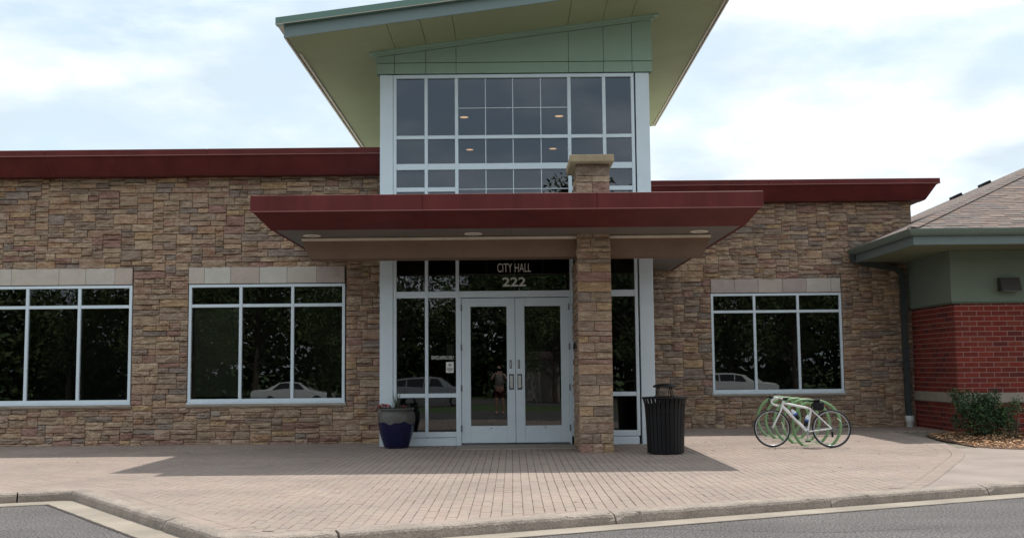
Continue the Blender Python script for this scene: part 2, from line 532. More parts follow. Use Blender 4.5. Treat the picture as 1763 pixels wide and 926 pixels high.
# ------------------------------------------------------------------ plaza: joint sand, pavers, border courses, concrete walk
def catmull(pts, n=10):
    out = []
    P = [pts[0]] + list(pts) + [pts[-1]]
    for i in range(1, len(P) - 2):
        for k in range(n):
            t = k / n
            out.append(tuple(0.5 * ((2 * P[i][c]) + (-P[i-1][c] + P[i+1][c]) * t + (2*P[i-1][c] - 5*P[i][c] + 4*P[i+1][c] - P[i+2][c]) * t*t
                                    + (-P[i-1][c] + 3*P[i][c] - 3*P[i+1][c] + P[i+2][c]) * t**3) for c in (0, 1)))
    out.append(tuple(pts[-1]))
    return out
arc_out = catmull([(4.15, 11.5), (4.60, 12.25), (5.55, 14.1), (6.30, 15.6), (6.66, 16.6), (6.98, 17.9), (7.18, 19.1), (7.26, 20.2), (7.3, 21.3)])
arc_in = []
for i, p in enumerate(arc_out):
    a = Vector(arc_out[max(i-1, 0)]); b = Vector(arc_out[min(i+1, len(arc_out)-1)])
    d = (b - a).normalized(); arc_in.append((p[0] - d.y * .36, p[1] + d.x * .36))
backline = [perp(i) * 0.12 + FP[i] for i in range(len(FP))]
bl = [(p.x, p.y) for p in backline]
# field region: kerb back -> arc
i_arc = min(range(len(bl)), key=lambda i: (bl[i][0] - arc_in[0][0]) ** 2 + (bl[i][1] - arc_in[0][1]) ** 2)
diag0 = (-5.05, 13.05); diag1 = (-2.42, 9.55)
region = [(-13.2, 9.0)] + [p for p in bl[:i_arc + 1] if p[0] > -13] + [(p[0] + .07, p[1]) for p in arc_in] + [(7.2, 21.5), (8.6, 21.5), (8.6, 23.6), (-13.2, 23.6)]
ax, ay = Vector((-4.83, 12.14)), Vector((-2.21, 8.45))
dd = (ay - ax).normalized(); nn = Vector((-dd.y, dd.x))
def in_diag_band(x, y):
    q = Vector((x, y)) - ax
    s = q.dot(nn); t = q.dot(dd)
    return 0.27 < s < 0.42 and 0.15 < t < 3.7
def field_ok(x, y):
    if y > 20.0 and x < 2.3: return False
    if y > 19.0 and -2.3 < x < 2.4: return False
    if x > 8.5: return False
    return pin(x, y, region) and not in_diag_band(x, y)
plaza = MB()
polyv = [(-14.0, 8.75)] + [(p[0], p[1]) for p in bl if p[0] > -13.9 and p[0] < 15.9] + [(15.9, 23.7), (-14.0, 23.7)]
plaza.add([(x, y, -0.012) for x, y in polyv], [tuple(range(len(polyv)))], M['bed'])
plaza_o = plaza.build('plaza', None, 'structure')

def paver_geo(mb, c, ux, uy, lx, ly, gx, gy, mat, z=0.0):
    # ux along length lx; c centre
    hx, hy = lx / 2 - gx, ly / 2 - gy; e = 0.0035
    z += random.uniform(-.0012, .0012)
    def P(a, b, zz): return (c[0] + ux[0]*a + uy[0]*b, c[1] + ux[1]*a + uy[1]*b, zz)
    vs = [P(-hx+e,-hy+e,z), P(hx-e,-hy+e,z), P(hx-e,hy-e,z), P(-hx+e,hy-e,z),
          P(-hx,-hy,z-.004), P(hx,-hy,z-.004), P(hx,hy,z-.004), P(-hx,hy,z-.004),
          P(-hx,-hy,z-.03), P(hx,-hy,z-.03), P(hx,hy,z-.03), P(-hx,hy,z-.03)]
    fs = [(0,1,2,3), (4,5,1,0), (5,6,2,1), (6,7,3,2), (7,4,0,3), (8,9,5,4), (9,10,6,5), (10,11,7,6), (11,8,4,7)]
    mb.add(vs, fs, mat)
cells = []
wx, wy = 0.0955, 0.2
ix = 0
x = -9.9
while x < 8.5:
    off = 0.5 * wy if ix % 2 else 0.0
    y = 9.0 + off
    while y < 23.5:
        if field_ok(x, y):
            u, v_ = proj((x, y, 0))
            if -40 < u < 1800 and v_ < 960:
                cells.append((x, y))
        y += wy
    x += wx; ix += 1
cells.sort(key=lambda c: c[1] + 0.0 * c[0])
rest = MB()
def pv():
    return random.choices(PV, weights=(5, 4, 5, 3, 3, 3))[0]
vx = (1, 0); vy = (0, 1)
for k, c in enumerate(cells):
    wide = 0.0017 if random.random() < .86 else 0.0048
    if k < 300:
        mb = MB(); paver_geo(mb, c, vx, vy, wx, wy, wide, .0016, pv()); mb.build('paver', plaza_o)
    else:
        paver_geo(rest, c, vx, vy, wx, wy, wide, .0016, pv())
# border courses
def course(path, w, step, mat_f):
    acc = [0.0]
    for a, b in zip(path[:-1], path[1:]):
        acc.append(acc[-1] + math.dist(a, b))
    t = step / 2
    while t < acc[-1]:
        i = max(k for k in range(len(acc)) if acc[k] <= t); i = min(i, len(path) - 2)
        a, b = Vector(path[i]), Vector(path[i+1]); f = (t - acc[i]) / max(1e-6, acc[i+1] - acc[i])
        d = (b - a).normalized(); n = Vector((-d.y, d.x)); p = a.lerp(b, f)
        for j in range(int(round(w / .18))):
            c = p + n * ((j + .5) * .18)
            paver_geo(rest, c, n, d, .18, step, .002, .0022, mat_f(), .004)
        t += step
course(arc_out, 0.36, 0.1, pv)
dpath = [tuple(ax + nn * .16 + dd * t) for t in (0.15, 1.5, 3.0, 3.9)]
course(dpath, 0.45, 0.1, pv)
rest.build('paver', plaza_o, 'stuff')
m = MB(); vs = []; fs = []
for i in range(len(FP)):
    p = FP[i] + perp(i) * .14; q = FP[i] + perp(i) * .34
    vs += [(p.x, p.y, -.0035), (q.x, q.y, -.0035)]
for i in range(len(FP) - 1): fs.append((2*i, 2*i+2, 2*i+3, 2*i+1))
m.add(vs, fs, PV[3]).build('edge_fill', plaza_o)
# filler concrete between curve and kerb on the right: walk slabs with grooves
walk_poly_y0 = {}
mb = MB()
nslab = 0
walk_base = [(4.4, 11.9)]
i1 = min(range(len(bl)), key=lambda i: (bl[i][0] - arc_out[0][0]) ** 2 + (bl[i][1] - arc_out[0][1]) ** 2)
front = [p for p in bl[i1:]]
far = [(7.18, 17.25), (7.35, 16.95), (7.8, 16.62), (8.6, 16.45), (10, 16.5), (12, 17.0), (15.9, 18.9)]
arc_part = [p for p in arc_out if p[1] < 17.2 and p[1] > 11.6]
wp = front + far[::-1] + arc_part[::-1]
walk = MB().add([(x, y, -0.002) for x, y in wp], [tuple(range(len(wp)))], M['conc']).build('walkway', None, 'structure')
# tooled grooves in the walk
mb = MB()
for (a, b) in [((5.95, 14.9), (7.6, 13.05)), ((7.15, 16.9), (9.6, 14.1)), ((5.2, 13.45), (12.0, 16.55)), ((9.2, 16.4), (11.6, 15.0))]:
    a = Vector(a); b = Vector(b); d = (b - a).normalized(); n = Vector((-d.y, d.x)) * .004
    mb.add([(a.x-n.x, a.y-n.y, .0012), (b.x-n.x, b.y-n.y, .0012), (b.x+n.x, b.y+n.y, .0012), (a.x+n.x, a.y+n.y, .0012)], [(0,1,2,3)], M['bed'])
mb.build('groove', walk)
# mulch bed
mp_ = far[:1] + [(7.22, 19.0), (7.5, 20.3), (8.35, 21.12), (15.9, 21.12)] + far[::-1][:-1]
MB().add([(x, y, 0.012 if 0 < i < 4 else 0.004) for i, (x, y) in enumerate(mp_)], [tuple(range(len(mp_)))], M['mulch']).build('mulch_bed', None, 'structure')
mb = MB()
for i in range(5200):
    x = random.uniform(7.2, 12); y = random.uniform(16.4, 21)
    if not pin(x, y, mp_): 
        continue
    a = random.uniform(0, PI); l = random.uniform(.012, .04); wd = random.uniform(.006, .014); z = 0.012 + random.uniform(0, .035)
    t = random.uniform(-.4, .4)
    dx, dy = math.cos(a) * l, math.sin(a) * l; nx, ny = -math.sin(a) * wd, math.cos(a) * wd
    mb.add([(x-dx-nx, y-dy-ny, z-l*t), (x+dx-nx, y+dy-ny, z+l*t), (x+dx+nx, y+dy+ny, z+l*t+.006), (x-dx+nx, y-dy+ny, z-l*t+.006)], [(0,1,2,3)], random.choice(CHIP))
mb.build('mulch_chips', None, 'stuff')
mb = MB(); dr = random.Random(31)
DEB = [CHIP[0], CHIP[1], M['bark_bit'], M['leaf_bit']]
for i in range(150):
    x = dr.uniform(-7, 8); y = dr.choice((dr.uniform(9.8, 19), dr.uniform(17, 19.3)))
    if not pin(x, y, region): continue
    a = dr.uniform(0, PI); l = dr.uniform(.008, .028); wd = l * dr.uniform(.25, .6)
    dx, dy = math.cos(a) * l, math.sin(a) * l; nx, ny = -math.sin(a) * wd, math.cos(a) * wd
    mb.add([(x-dx, y-dy, .006), (x+nx, y+ny, .012), (x+dx, y+dy, .007), (x-nx, y-ny, .009)], [(0,1,2,3)], dr.choice(DEB))
mb.build('leaf_litter', None, 'stuff')
def crack(pts, wd, z):
    m = MB(); vs = []; fs = []; q = []
    for a, b in zip(pts[:-1], pts[1:]):
        for k in range(12):
            t = k / 12; q.append((a[0] + (b[0]-a[0]) * t + dr.uniform(-.02, .02), a[1] + (b[1]-a[1]) * t + dr.uniform(-.02, .02)))
    for i, (x, y) in enumerate(q):
        w_ = wd * dr.uniform(.3, 1); vs += [(x, y - w_, z), (x, y + w_, z)]
    for i in range(len(q) - 1): fs.append((2*i, 2*i+2, 2*i+3, 2*i+1))
    return m.add(vs, fs, M['tar'])
crack([(1.15, 9.62), (1.9, 9.45), (2.6, 9.3), (3.6, 9.5)], .006, -.1005).build('asphalt_crack', None, 'stuff')
m = MB(); vs = []; fs = []
for i in range(len(FP)):
    n = perp(i); wd = (0.27 if FP[i].x > -1.0 else 0.29) + .012
    p = FP[i] - n * wd; q = FP[i] - n * (wd + .014 + dr.uniform(0, .012))
    vs += [(p.x, p.y, -.0995), (q.x, q.y, -.0995)]
for i in range(len(FP) - 1): fs.append((2*i, 2*i+1, 2*i+3, 2*i+2))
m.add(vs, fs, M['tar']).build('gutter_seam', None, 'structure')
# door pad
mb = MB().box(-0.92, 1.01, 17.82, 18.72, -0.01, 0.009, M['pad'], .004)
mb.build('door_pad', None, 'structure')

# ------------------------------------------------------------------ ashlar stone generator
def stone_unit(seed):
    rr = random.Random(seed)
    nx_, nz_ = 5, 4
    vs = []; fs = []
    for j in range(nz_):
        for i in range(nx_):
            u, v = i / (nx_ - 1), j / (nz_ - 1)
            e = min(u, 1 - u, v, 1 - v)
            edge = (i in (0, nx_ - 1)) or (j in (0, nz_ - 1))
            d = (rr.uniform(.45, .8) if (j == 0 and 0 < i < nx_ - 1) else rr.uniform(.10, .34) if j == nz_ - 1 else rr.uniform(.2, .5)) if edge else rr.uniform(.55, 1.0) * (0.90 + .1 * (v - .5))
            du = 0 if i in (0, nx_-1) else rr.uniform(-.06, .06)
            dv = 0 if j in (0, nz_-1) else rr.uniform(-.07, .07)
            vs.append((u - .5 + du, -d, v - .5 + dv))
    for j in range(nz_ - 1):
        for i in range(nx_ - 1):
            a = j*nx_ + i
            if rr.random() < .5:
                fs += [(a, a+1, a+nx_+1), (a, a+nx_+1, a+nx_)]
            else:
                fs += [(a, a+1, a+nx_), (a+1, a+nx_+1, a+nx_)]
    k = len(vs)
    vs += [(-.5, .9, -.5), (.5, .9, -.5), (.5, .9, .5), (-.5, .9, .5)]
    bot = list(range(nx_)); top = [(nz_-1)*nx_ + i for i in range(nx_)]
    lef = [j*nx_ for j in range(nz_)]; rig = [j*nx_ + nx_ - 1 for j in range(nz_)]
    fs += [tuple([k, k+1] + bot[::-1]), tuple([k+2, k+3] + top), tuple([k+3, k] + lef), tuple([k+1, k+2] + rig[::-1])]
    return vs, fs
UN = [stone_unit(100 + i) for i in range(14)]
UM = []
for vs, fs in UN:
    me = bpy.data.meshes.new('stone'); me.from_pydata(vs, [], fs); me.materials.append(STONES[0]); me.update(); UM.append(me)
SW = (9, 8, 8, 8, 4, 4, 1.6, 3, 3, 8, 8)

def ashlar(width, height, holes, unit=0.047, seed=1, wmin=4, wmax=10, hs=((1, 1.6), (2, 9), (3, 5.5), (4, 0.9))):
    rr = random.Random(seed)
    W = int(round(width / unit)); H = int(round(height / unit))
    ux, uz = width / W, height / H
    occ = [[False] * W for _ in range(H)]
    for (a, b, c, d) in holes:
        for j in range(max(0, int(round(c / uz))), min(H, int(round(d / uz)))):
            for i in range(max(0, int(round(a / ux))), min(W, int(round(b / ux)))):
                occ[j][i] = True
    out = []
    edge = [[False] * (W + 1) for _ in range(H)]
    for j in range(H):
        i = 0
        while i < W:
            if occ[j][i]:
                i += 1; continue
            run = 0
            while i + run < W and not occ[j][i + run] and run < 40: run += 1
            w_ = rr.randint(wmin, wmax)
            if run - w_ < 3: w_ = run if run <= wmax + 2 else run - 4
            h_ = rr.choices([a for a, _ in hs], weights=[b for _, b in hs])[0]
            if j > 0 and i + w_ < W and w_ < run - 3 and edge[j-1][i + w_]:
                w_ += 1 if w_ < wmax else -2
                if edge[j-1][i + w_]: w_ += 1
            if h_ >= 3 and w_ < 4: h_ = 2
            if h_ == 1 and w_ > 8: w_ = 8
            h_ = min(h_, H - j)
            ok = 1
            for q in range(1, h_):
                if any(occ[j + q][i + t] for t in range(w_)): break
                ok = q + 1
            h_ = ok
            for q in range(h_):
                edge[j + q][i + w_] = True
                for t in range(w_): occ[j + q][i + t] = True
            out.append((i * ux, (i + w_) * ux, j * uz, (j + h_) * uz))
            i += w_
    return out

def place_stones(parent, rects, frame, limit, depth=0.072, gap=0.009):
    """frame: 4x4, local x along wall, -y outward, z up"""
    items = []
    for (a, b, c, d) in rects:
        cx, cz = (a + b) / 2, (c + d) / 2
        p = frame @ Vector((cx, 0, cz))
        u, v = proj(p)
        vis = (-15 < u < 1778 and -10 < v < 940)
        items.append(((b - a) * (d - c) / max(1, p.y) ** 2 if vis else 0, a, b, c, d))
    items.sort(key=lambda t: -t[0])
    rest = MB(); cnt = 0
    for k, (ar, a, b, c, d) in enumerate(items):
        gp = gap * random.uniform(.6, 1.3)
        dp = depth * random.uniform(.65, 1.25) * (0.75 if d - c < .06 else 1)
        S = Matrix.Translation(((a + b) / 2, 0, (c + d) / 2)) @ Matrix.Diagonal(((b - a - gp) * random.choice((1, 1)), dp, d - c - gp, 1))
        ui = random.randrange(len(UM)); mat = random.choices(STONES, weights=SW)[0]
        if k < limit and ar > 0:
            o = link('stone', UM[ui], parent, None, frame @ S)
            o.material_slots[0].link = 'OBJECT'; o.material_slots[0].material = mat
        else:
            T = frame @ S
            rest.add([T @ Vector(v) for v in UN[ui][0]], UN[ui][1], mat)
            cnt += 1
    if cnt:
        rest.build('stone', parent, 'stuff')

# ------------------------------------------------------------------ windows in the stone wings
def window(parent, x0, x1, z0, z1, Y, muls, ztr, seed, blinds=(), roomd=3.2):
    w_ = 0.050
    fr = MB()
    yf, yb = Y - 0.045, Y + 0.06
    fr.box(x0, x0 + w_, yf, yb, z0, z1, M['white'], .004).box(x1 - w_, x1, yf, yb, z0, z1, M['white'], .004)
    fr.box(x0 + w_, x1 - w_, yf, yb, z1 - w_, z1, M['white'], .004).box(x0 + w_, x1 - w_, yf, yb, z0, z0 + .06, M['white'], .004)
    win = fr.build('window', parent)
    xs = [x0 + w_] + [m for c in muls for m in (c - .027, c + .027)] + [x1 - w_]
    for c in muls:
        B('mullion', win, c - .027, c + .027, yf + .003, yb - .003, z0 + .06, z1 - w_, M['white'], .004)
    for i in range(0, len(xs), 2):
        B('transom', win, xs[i], xs[i+1], yf + .006, yb - .006, ztr - .028, ztr + .028, M['white'], .004)
        for (a, b) in ((z0 + .06, ztr - .028), (ztr + .028, z1 - w_)):
            tl = random.uniform(-.0015, .0015)
            MB().add([(xs[i], Y + tl, a), (xs[i+1], Y - tl, a), (xs[i+1], Y - tl, b), (xs[i], Y + tl, b)], [(0,1,2,3)], M['glass']).build('pane', win)
        if i // 2 in blinds:
            bm_ = MB()
            z = z0 + .1
            while z < ztr - .04:
                bm_.add([(xs[i] + .01, Y + .10, z), (xs[i+1] - .01, Y + .10, z), (xs[i+1] - .01, Y + .112, z + .028), (xs[i] + .01, Y + .112, z + .028)], [(0,1,2,3)], M['blind'])
                z += .03
            bm_.build('blind', win)
    # shallow dark room behind
    rm = MB()
    a, b, c, d, e = x0 - .3, x1 + .3, 0.0, 3.0, Y + roomd
    rm.add([(a, Y+.08, c), (b, Y+.08, c), (b, Y+.08, d), (a, Y+.08, d), (a, e, c), (b, e, c), (b, e, d), (a, e, d)],
           [(4,5,6,7), (0,4,7,3), (1,2,6,5), (3,7,6,2), (0,1,5,4)], M['room'])
    rm.build('room', win)
    # metal sill flashing and chiselled stone sill
    B('sill_flashing', win, x0 - .012, x1 + .012, Y - .075, Y + .02, z0 - .030, z0 - .002, M['white'], .004)
    sill = MB(); n = 22; vs = []; fs = []
    rr = random.Random(seed)
    for i in range(n + 1):
        xx = x0 - .03 + (x1 - x0 + .06) * i / n
        vs += [(xx, Y + .02, z0 - .032), (xx, Y - .085 + rr.uniform(-.006, .006), z0 - .034), (xx, Y - .088 + rr.uniform(-.008, .008), z0 - .062 + rr.uniform(-.006, .006)), (xx, Y - .062 + rr.uniform(-.006, .006), z0 - .092), (xx, Y + .02, z0 - .092)]
    for i in range(n):
        for k in range(4): fs.append((5*i+k, 5*i+k+1, 5*i+5+k+1, 5*i+5+k))
    fs += [(0,4,3,2,1), (5*n, 5*n+1, 5*n+2, 5*n+3, 5*n+4)]
    sill.add(vs, fs, M['band']).build('window_sill', parent)
    return win

def lintel(parent, xs, z0, z1, Y, tones):
    base = B('lintel', parent, xs[0] + .01, xs[-1] - .01, Y - .02, Y + .03, z0 + .01, z1 - .01, M['mortar'])
    for a, b, t in zip(xs[:-1], xs[1:], tones):
        B('lintel_stone', base, a + .0025, b - .0025, Y - .05 - random.uniform(0, .004), Y - .015, z0 + .002, z1 - .001, LINT[t], .004)

def parapet(parent, x0, x1, Yw, z0=4.77, zm=5.068, zt=5.18, right_end=False, seams=()):
    f1, f2, f3 = Yw - .30, Yw - .52, Yw - .56
    cuts = [x0] + list(seams) + [x1]
    for i, (a, b) in enumerate(zip(cuts[:-1], cuts[1:])):
        g = .002
        last = right_end and i == len(cuts) - 2
        e = 0.22 if last else 0.0     # outward flare at the free end
        m = MB()
        bl_, bt = b - g, b - g + e
        yb = Yw + (3.0 if last else .1)
        # sloping crown
        m.hexa([(a+g, f1, z0), (bl_, f1, z0), (bl_, yb, z0), (a+g, yb, z0)], [(a+g, f2, zm-.004), (bt - (.05 if last else 0), f2, zm-.004), (bt - (.05 if last else 0), yb, zm-.004), (a+g, yb, zm-.004)], M['red'])
        m.build('fascia_panel', parent)
        m = MB().box(a + g, bt, f3, yb, zm, zt, M['red'], .006)
        m.box(a + g, bt + .004, f3 - .006, f3 + .03, zm - .003, zm + .010, M['red_lip'])
        m.build('coping', parent)
    B('soffit', parent, x0, x1 - .01, f1 + .01, Yw + .05, z0 - .012, z0 - .002, M['red'])

YL, YR, YG = 19.7, 23.45, 18.8
TZ = 4.77
# left wing
wing = thing('stone_wing', 'long fieldstone wing with red parapet and two dark windows, left of the glass entrance', 'building wing', (-6.5, YL, 0))
wallL = MB()
AX0, AX1, BX0, BX1 = -9.57, -6.785, -5.77, -2.985
WZ0, WZ1, LT = 0.735, 2.825, 3.135
LX0, LX1 = -11.0, -2.26
def wall_with_holes(mb, x0, x1, y0, y1, z0, z1, holes, mat):
    xs = sorted(set([x0, x1] + [v for h in holes for v in h[:2] if x0 < v < x1]))
    for a, b in zip(xs[:-1], xs[1:]):
        mid = (a + b) / 2; zz = [z0]
        for h in holes:
            if h[0] < mid < h[1]: zz += [h[2], h[3]]
        zz.append(z1)
        for k in range(0, len(zz), 2):
            mb.box(a, b, y0, y1, zz[k], zz[k+1], mat)
wall_with_holes(wallL, LX0, LX1, YL - .004, YL + .3, -.05, TZ, [(AX0+.02, AX1-.02, WZ0-.02, WZ1+.01), (BX0+.02, BX1-.02, WZ0-.02, WZ1+.01)], M['mortar'])
wl = wallL.build('stone_wall', wing)
holes = [(AX0 - LX0, AX1 - LX0, WZ0 - .05, LT + .05), (BX0 - LX0, BX1 - LX0, WZ0 - .05, LT + .05)]
place_stones(wl, ashlar(LX1 - LX0, TZ + .05, holes, seed=3), Matrix.Translation((LX0, YL - .012, -.05)), 300)
window(wing, AX0, AX1, WZ0, WZ1, YL, (-8.655, -7.725), 2.445, 1)
window(wing, BX0, BX1, WZ0, WZ1, YL, (-4.845, -3.92), 2.445, 2, blinds=(0,))
lintel(wing, [AX0, -8.95, -8.1, -7.62, -7.1, AX1], 2.838, LT, YL, (3, 0, 0, 3, 2))
lintel(wing, [BX0 - .01, -5.50, -5.03, -4.51, -4.02, -3.49, BX1 - .005], 2.838, LT, YL, (0, 1, 2, 1, 3, 4))
parapet(wing, -11.0, -2.262, YL, seams=(-8.2, -5.35))
B('roof', wing, -11.0, -2.26, YL + .1, YL + 12, 5.0, 5.1, M['roof_membrane'])
B('side_wall', wing, -11.0, -10.7, YL + .3, YL + 12, -.05, 5.0, M['mortar'])
B('back_wall', wing, -10.7, -2.26, YL + 11.7, YL + 12, -.05, 5.0, M['mortar'])
B('outlet_cover', wing, -5.33, -5.17, YL - .10, YL - .04, .50, .58, M['pad'], .01)
# right wing
wingr = thing('stone_wing', 'short fieldstone wing with red parapet and one window, between glass entrance and brick wing', 'building wing', (5.5, YR, 0))
RX0, RX1 = 2.38, 8.55
CX0, CX1 = 4.215, 6.985
wallR = MB()
wall_with_holes(wallR, RX0, RX1, YR - .004, YR + .3, -.05, TZ, [(CX0+.02, CX1-.02, WZ0-.02, WZ1+.01)], M['mortar'])
wr = wallR.build('stone_wall', wingr)
place_stones(wr, ashlar(RX1 - RX0, TZ + .05, [(CX0 - RX0, CX1 - RX0, WZ0 - .05, LT + .05)], seed=5), Matrix.Translation((RX0, YR - .012, -.05)), 300)
window(wingr, CX0, CX1, WZ0, WZ1, YR, (5.135, 6.06), 2.440, 3)
lintel(wingr, [CX0 + .005, 4.73, 5.23, 5.745, 6.255, 6.775, CX1 - .005], 2.838, LT, YR, (4, 4, 2, 4, 3, 3))
parapet(wingr, RX0, 8.78, YR, right_end=True, seams=(5.4,))
B('roof', wingr, RX0, 8.5, YR + .1, YR + 10, 5.0, 5.1, M['roof_membrane'])
B('side_wall', wingr, 8.25, 8.55, YR + .3, YR + 10, -.05, 4.97, M['mortar'])
B('back_wall', wingr, RX0, 8.25, YR + 9.7, YR + 10, -.05, 4.97, M['mortar'])

# ------------------------------------------------------------------ glass entrance tower
tower = thing('entrance_tower', 'tall glass entrance tower with white mullions, double doors and sloped green roof', 'entrance tower', (0.07, YG, 0))
TX0, TX1 = -2.255, 2.40
ZT = 6.36
for (a, b) in ((TX0, -2.03), (2.165, TX1)):
    B('corner_column', tower, a, b, YG - .06, YG + .9 if a < 0 else YG + 4.6, -.03, ZT, M['white'], .006)
B('side_wall', tower, TX0 + .01, TX0 + .2, YG + .9, YG + 8.5, -.03, ZT, M['room'])
B('side_wall', tower, 2.2, TX1 - .01, YG + 4.6, YG + 8.5, -.03, ZT, M['room'])
mu = [(-2.026, -1.972), (-1.487, -1.432), (-.962, -.906), (.984, 1.044), (1.588, 1.646), (2.085, 2.140)]
yf, yb = YG - .05, YG + .08
frame = MB()
for (a, b) in mu:
    frame.box(a, b, yf, yb, .14 if not (a < -.9 and a > -1.0) else .0, 6.30, M['white'], .004)
frame.box(-2.026, 2.14, yf - .004, yb, 6.30, ZT, M['white'], .004)
cw = frame.build('curtain_wall', tower)
bays = [(mu[i][1], mu[i+1][0]) for i in range(5)]
def gl(a, b, z0, z1, mat, nm='pane'):
    tl = random.uniform(-.001, .001)
    return MB().add([(a, YG + tl, z0), (b, YG - tl, z0), (b, YG - tl, z1), (a, YG + tl, z1)], [(0,1,2,3)], mat).build(nm, cw)
for i, (a, b) in enumerate(bays):
    tr_ = [(5.232, 5.292), (4.695, 4.80)]
    tr_ += [(4.315, 4.39)] if i != 2 else []
    tr_ += [(3.62, 3.68), (3.14, 3.24), (2.49, 2.60)]
    if i != 2: tr_ += [(.805, .875), (.14, .232)]
    for (c, d) in tr_:
        B('transom', cw, a, b, yf + .003, yb - .003, c, d, M['white'], .004)
    tr_ = [(6.30, 6.30)] + tr_
    for (t0, t1) in zip(tr_[:-1], tr_[1:]):
        if t0[0] > 3.65:
            gl(a, b, t1[1], t0[0], M['glass_up'])
        elif t0[0] < 3.2:
            gl(a, b, t1[1], t0[0], M['glass'])
        else:
            B('spandrel', cw, a, b, YG, YG + .03, t1[1], t0[0], M['dark'])
    if i != 2:
        B('kick_panel', cw, a - .02, b + .02, yf + .012, yb, .0, .132, M['white'], .004)
# thin muntins behind the middle panes
mt = MB()
for xx in (-.433, .04, .523):
    mt.box(xx - .0065, xx + .0065, YG - .020, YG - .012, 3.25, 6.30, M['white']).box(xx - .006, xx + .006, YG + .012, YG + .024, 2.60, 3.14, M['white'])
mt.build('muntin', cw)
mt = MB()
for zz in (5.772, 4.355):
    mt.box(-.906, .984, YG - .0205, YG - .0115, zz - .0065, zz + .0065, M['white'])
mt.box(-.906, .984, YG + .011, YG + .0255, 2.879, 2.891, M['white'])
mt.build('muntin', cw)
# doors
def hinge(p, x, z):
    MB().tube([(x, YG - .062, z - .055), (x, YG - .062, z + .055)], .011, M['steel_dark']).box(x - .012, x + .012, YG - .058, YG - .045, z - .05, z + .05, M['steel_dark']).build('hinge', p)
B('door_jamb', cw, -.906, -.875, yf - .006, yb, .0, 2.488, M['white'], .003)
B('door_jamb', cw, .955, .984, yf - .006, yb, .0, 2.488, M['white'], .003)
B('threshold', cw, -.875, .955, yf - .03, yb, .0, .03, M['steel_dark'], .003)
for (a, b, g0, g1, hx, px) in ((-.868, .040, -.714, -.100, -.872, -.027), (.046, .952, .203, .815, .958, .112)):
    d = MB()
    y0, y1 = YG - .048, YG + .0
    d.box(a, g0, y0, y1, .04, 2.478, M['white_door'], .004).box(g1, b, y0, y1, .04, 2.478, M['white_door'], .004)
    d.box(g0, g1, y0 + .001, y1, .04, .325, M['white_door'], .004).box(g0, g1, y0 + .001, y1, 2.335, 2.478, M['white_door'], .004)
    do = d.build('door', cw)
    MB().add([(g0, YG - .02, .325), (g1, YG - .02, .325), (g1, YG - .02, 2.335), (g0, YG - .02, 2.335)], [(0,1,2,3)], M['glass_door']).build('pane', cw)
    for z in (2.318, 1.646, .959, .286): hinge(cw, hx, z)
    h = MB().box(px - .037, px + .037, y0 - .012, y0 + .002, .93, 1.19, M['dark'], .004)
    h.box(px - .026, px + .026, y0 - .018, y0 - .010, .95, 1.17, M['steel'], .004)
    s_ = 1 if px < .04 else -1
    h.tube([(px + .03 * -s_, y0 - .03, .985), (px + .02 * -s_, y0 - .055, .985), (px + .05 * s_ * -1, y0 - .055, .985)], .009, M['steel'])
    h.build('pull_handle', cw)
    lx = px + .012 * (-1 if px < .04 else -1)
    lk = MB().box(lx - .017, lx + .017, y0 - .010, y0 + .002, 1.285, 1.425, M['dark'], .003)
    lk.box(lx - .009, lx + .009, y0 - .014, y0 - .008, 1.30, 1.41, M['steel'], .003)
    lk.build('lock', cw)
    B('door_label', cw, (a + b) / 2 + .02, (a + b) / 2 + .06, y0 - .003, y0 + .001, .285, .295, M['steel_dark'])
B('base_board', cw, -2.03, -.975, yf - .006, yf + .008, .0, .124, M['white'], .003)
B('base_board', cw, 1.646, 2.12, yf - .006, yf + .008, .0, .124, M['white'], .003)

def text(body, cx, cz, width, height, Y, mat, name, parent, bold=0.0):
    c = bpy.data.curves.new(name, 'FONT')
    c.body = body; c.size = 1.0; c.extrude = 0.0; c.offset = bold
    o = bpy.data.objects.new(name, c)
    COL.objects.link(o)
    dg = bpy.context.evaluated_depsgraph_get(); dg.update()
    me = bpy.data.meshes.new_from_object(o.evaluated_get(dg))
    bpy.data.objects.remove(o)
    xs = [v.co.x for v in me.vertices]; ys_ = [v.co.y for v in me.vertices]
    x0, x1, y0, y1 = min(xs), max(xs), min(ys_), max(ys_)
    for v in me.vertices:
        v.co = ((v.co.x - x0) / (x1 - x0) * width - width / 2 + cx, Y, (v.co.y - y0) / (y1 - y0) * height - height / 2 + cz)
    me.materials.clear(); me.materials.append(mat); me.update()
    return link(name, me, parent)
text('CITY HALL', .036, 2.997, .575, .15, YG - .004, M['letter'], 'lettering', cw, .0)
text('222', .034, 2.755, .40, .155, YG - .004, M['letter'], 'street_number', cw, .02)
text('SERVICE ANIMALS ONLY', -1.192, 1.478, .385, .062, YG - .004, M['letter'], 'lettering', cw, .0)
dec = B('notice', cw, -1.135, -1.006, YG - .005, YG - .003, 1.222, 1.402, M['letter'])
ink = MB()
Yk = YG - .0065
for (dx, rz) in ((-.012, .35), (.016, -.2)):
    c = (-1.07 + dx, 1.345)
    for (ox, oz, rx, rz_) in ((0, 0, .010, .016), (-.008, .021, .004, .007), (.0, .026, .004, .007), (.009, .021, .004, .007)):
        ink.add([(c[0] + ox + rx * math.cos(t * PI / 5), Yk, c[1] + oz + rz_ * math.sin(t * PI / 5)) for t in range(10)], [tuple(range(10))], M['ink'])
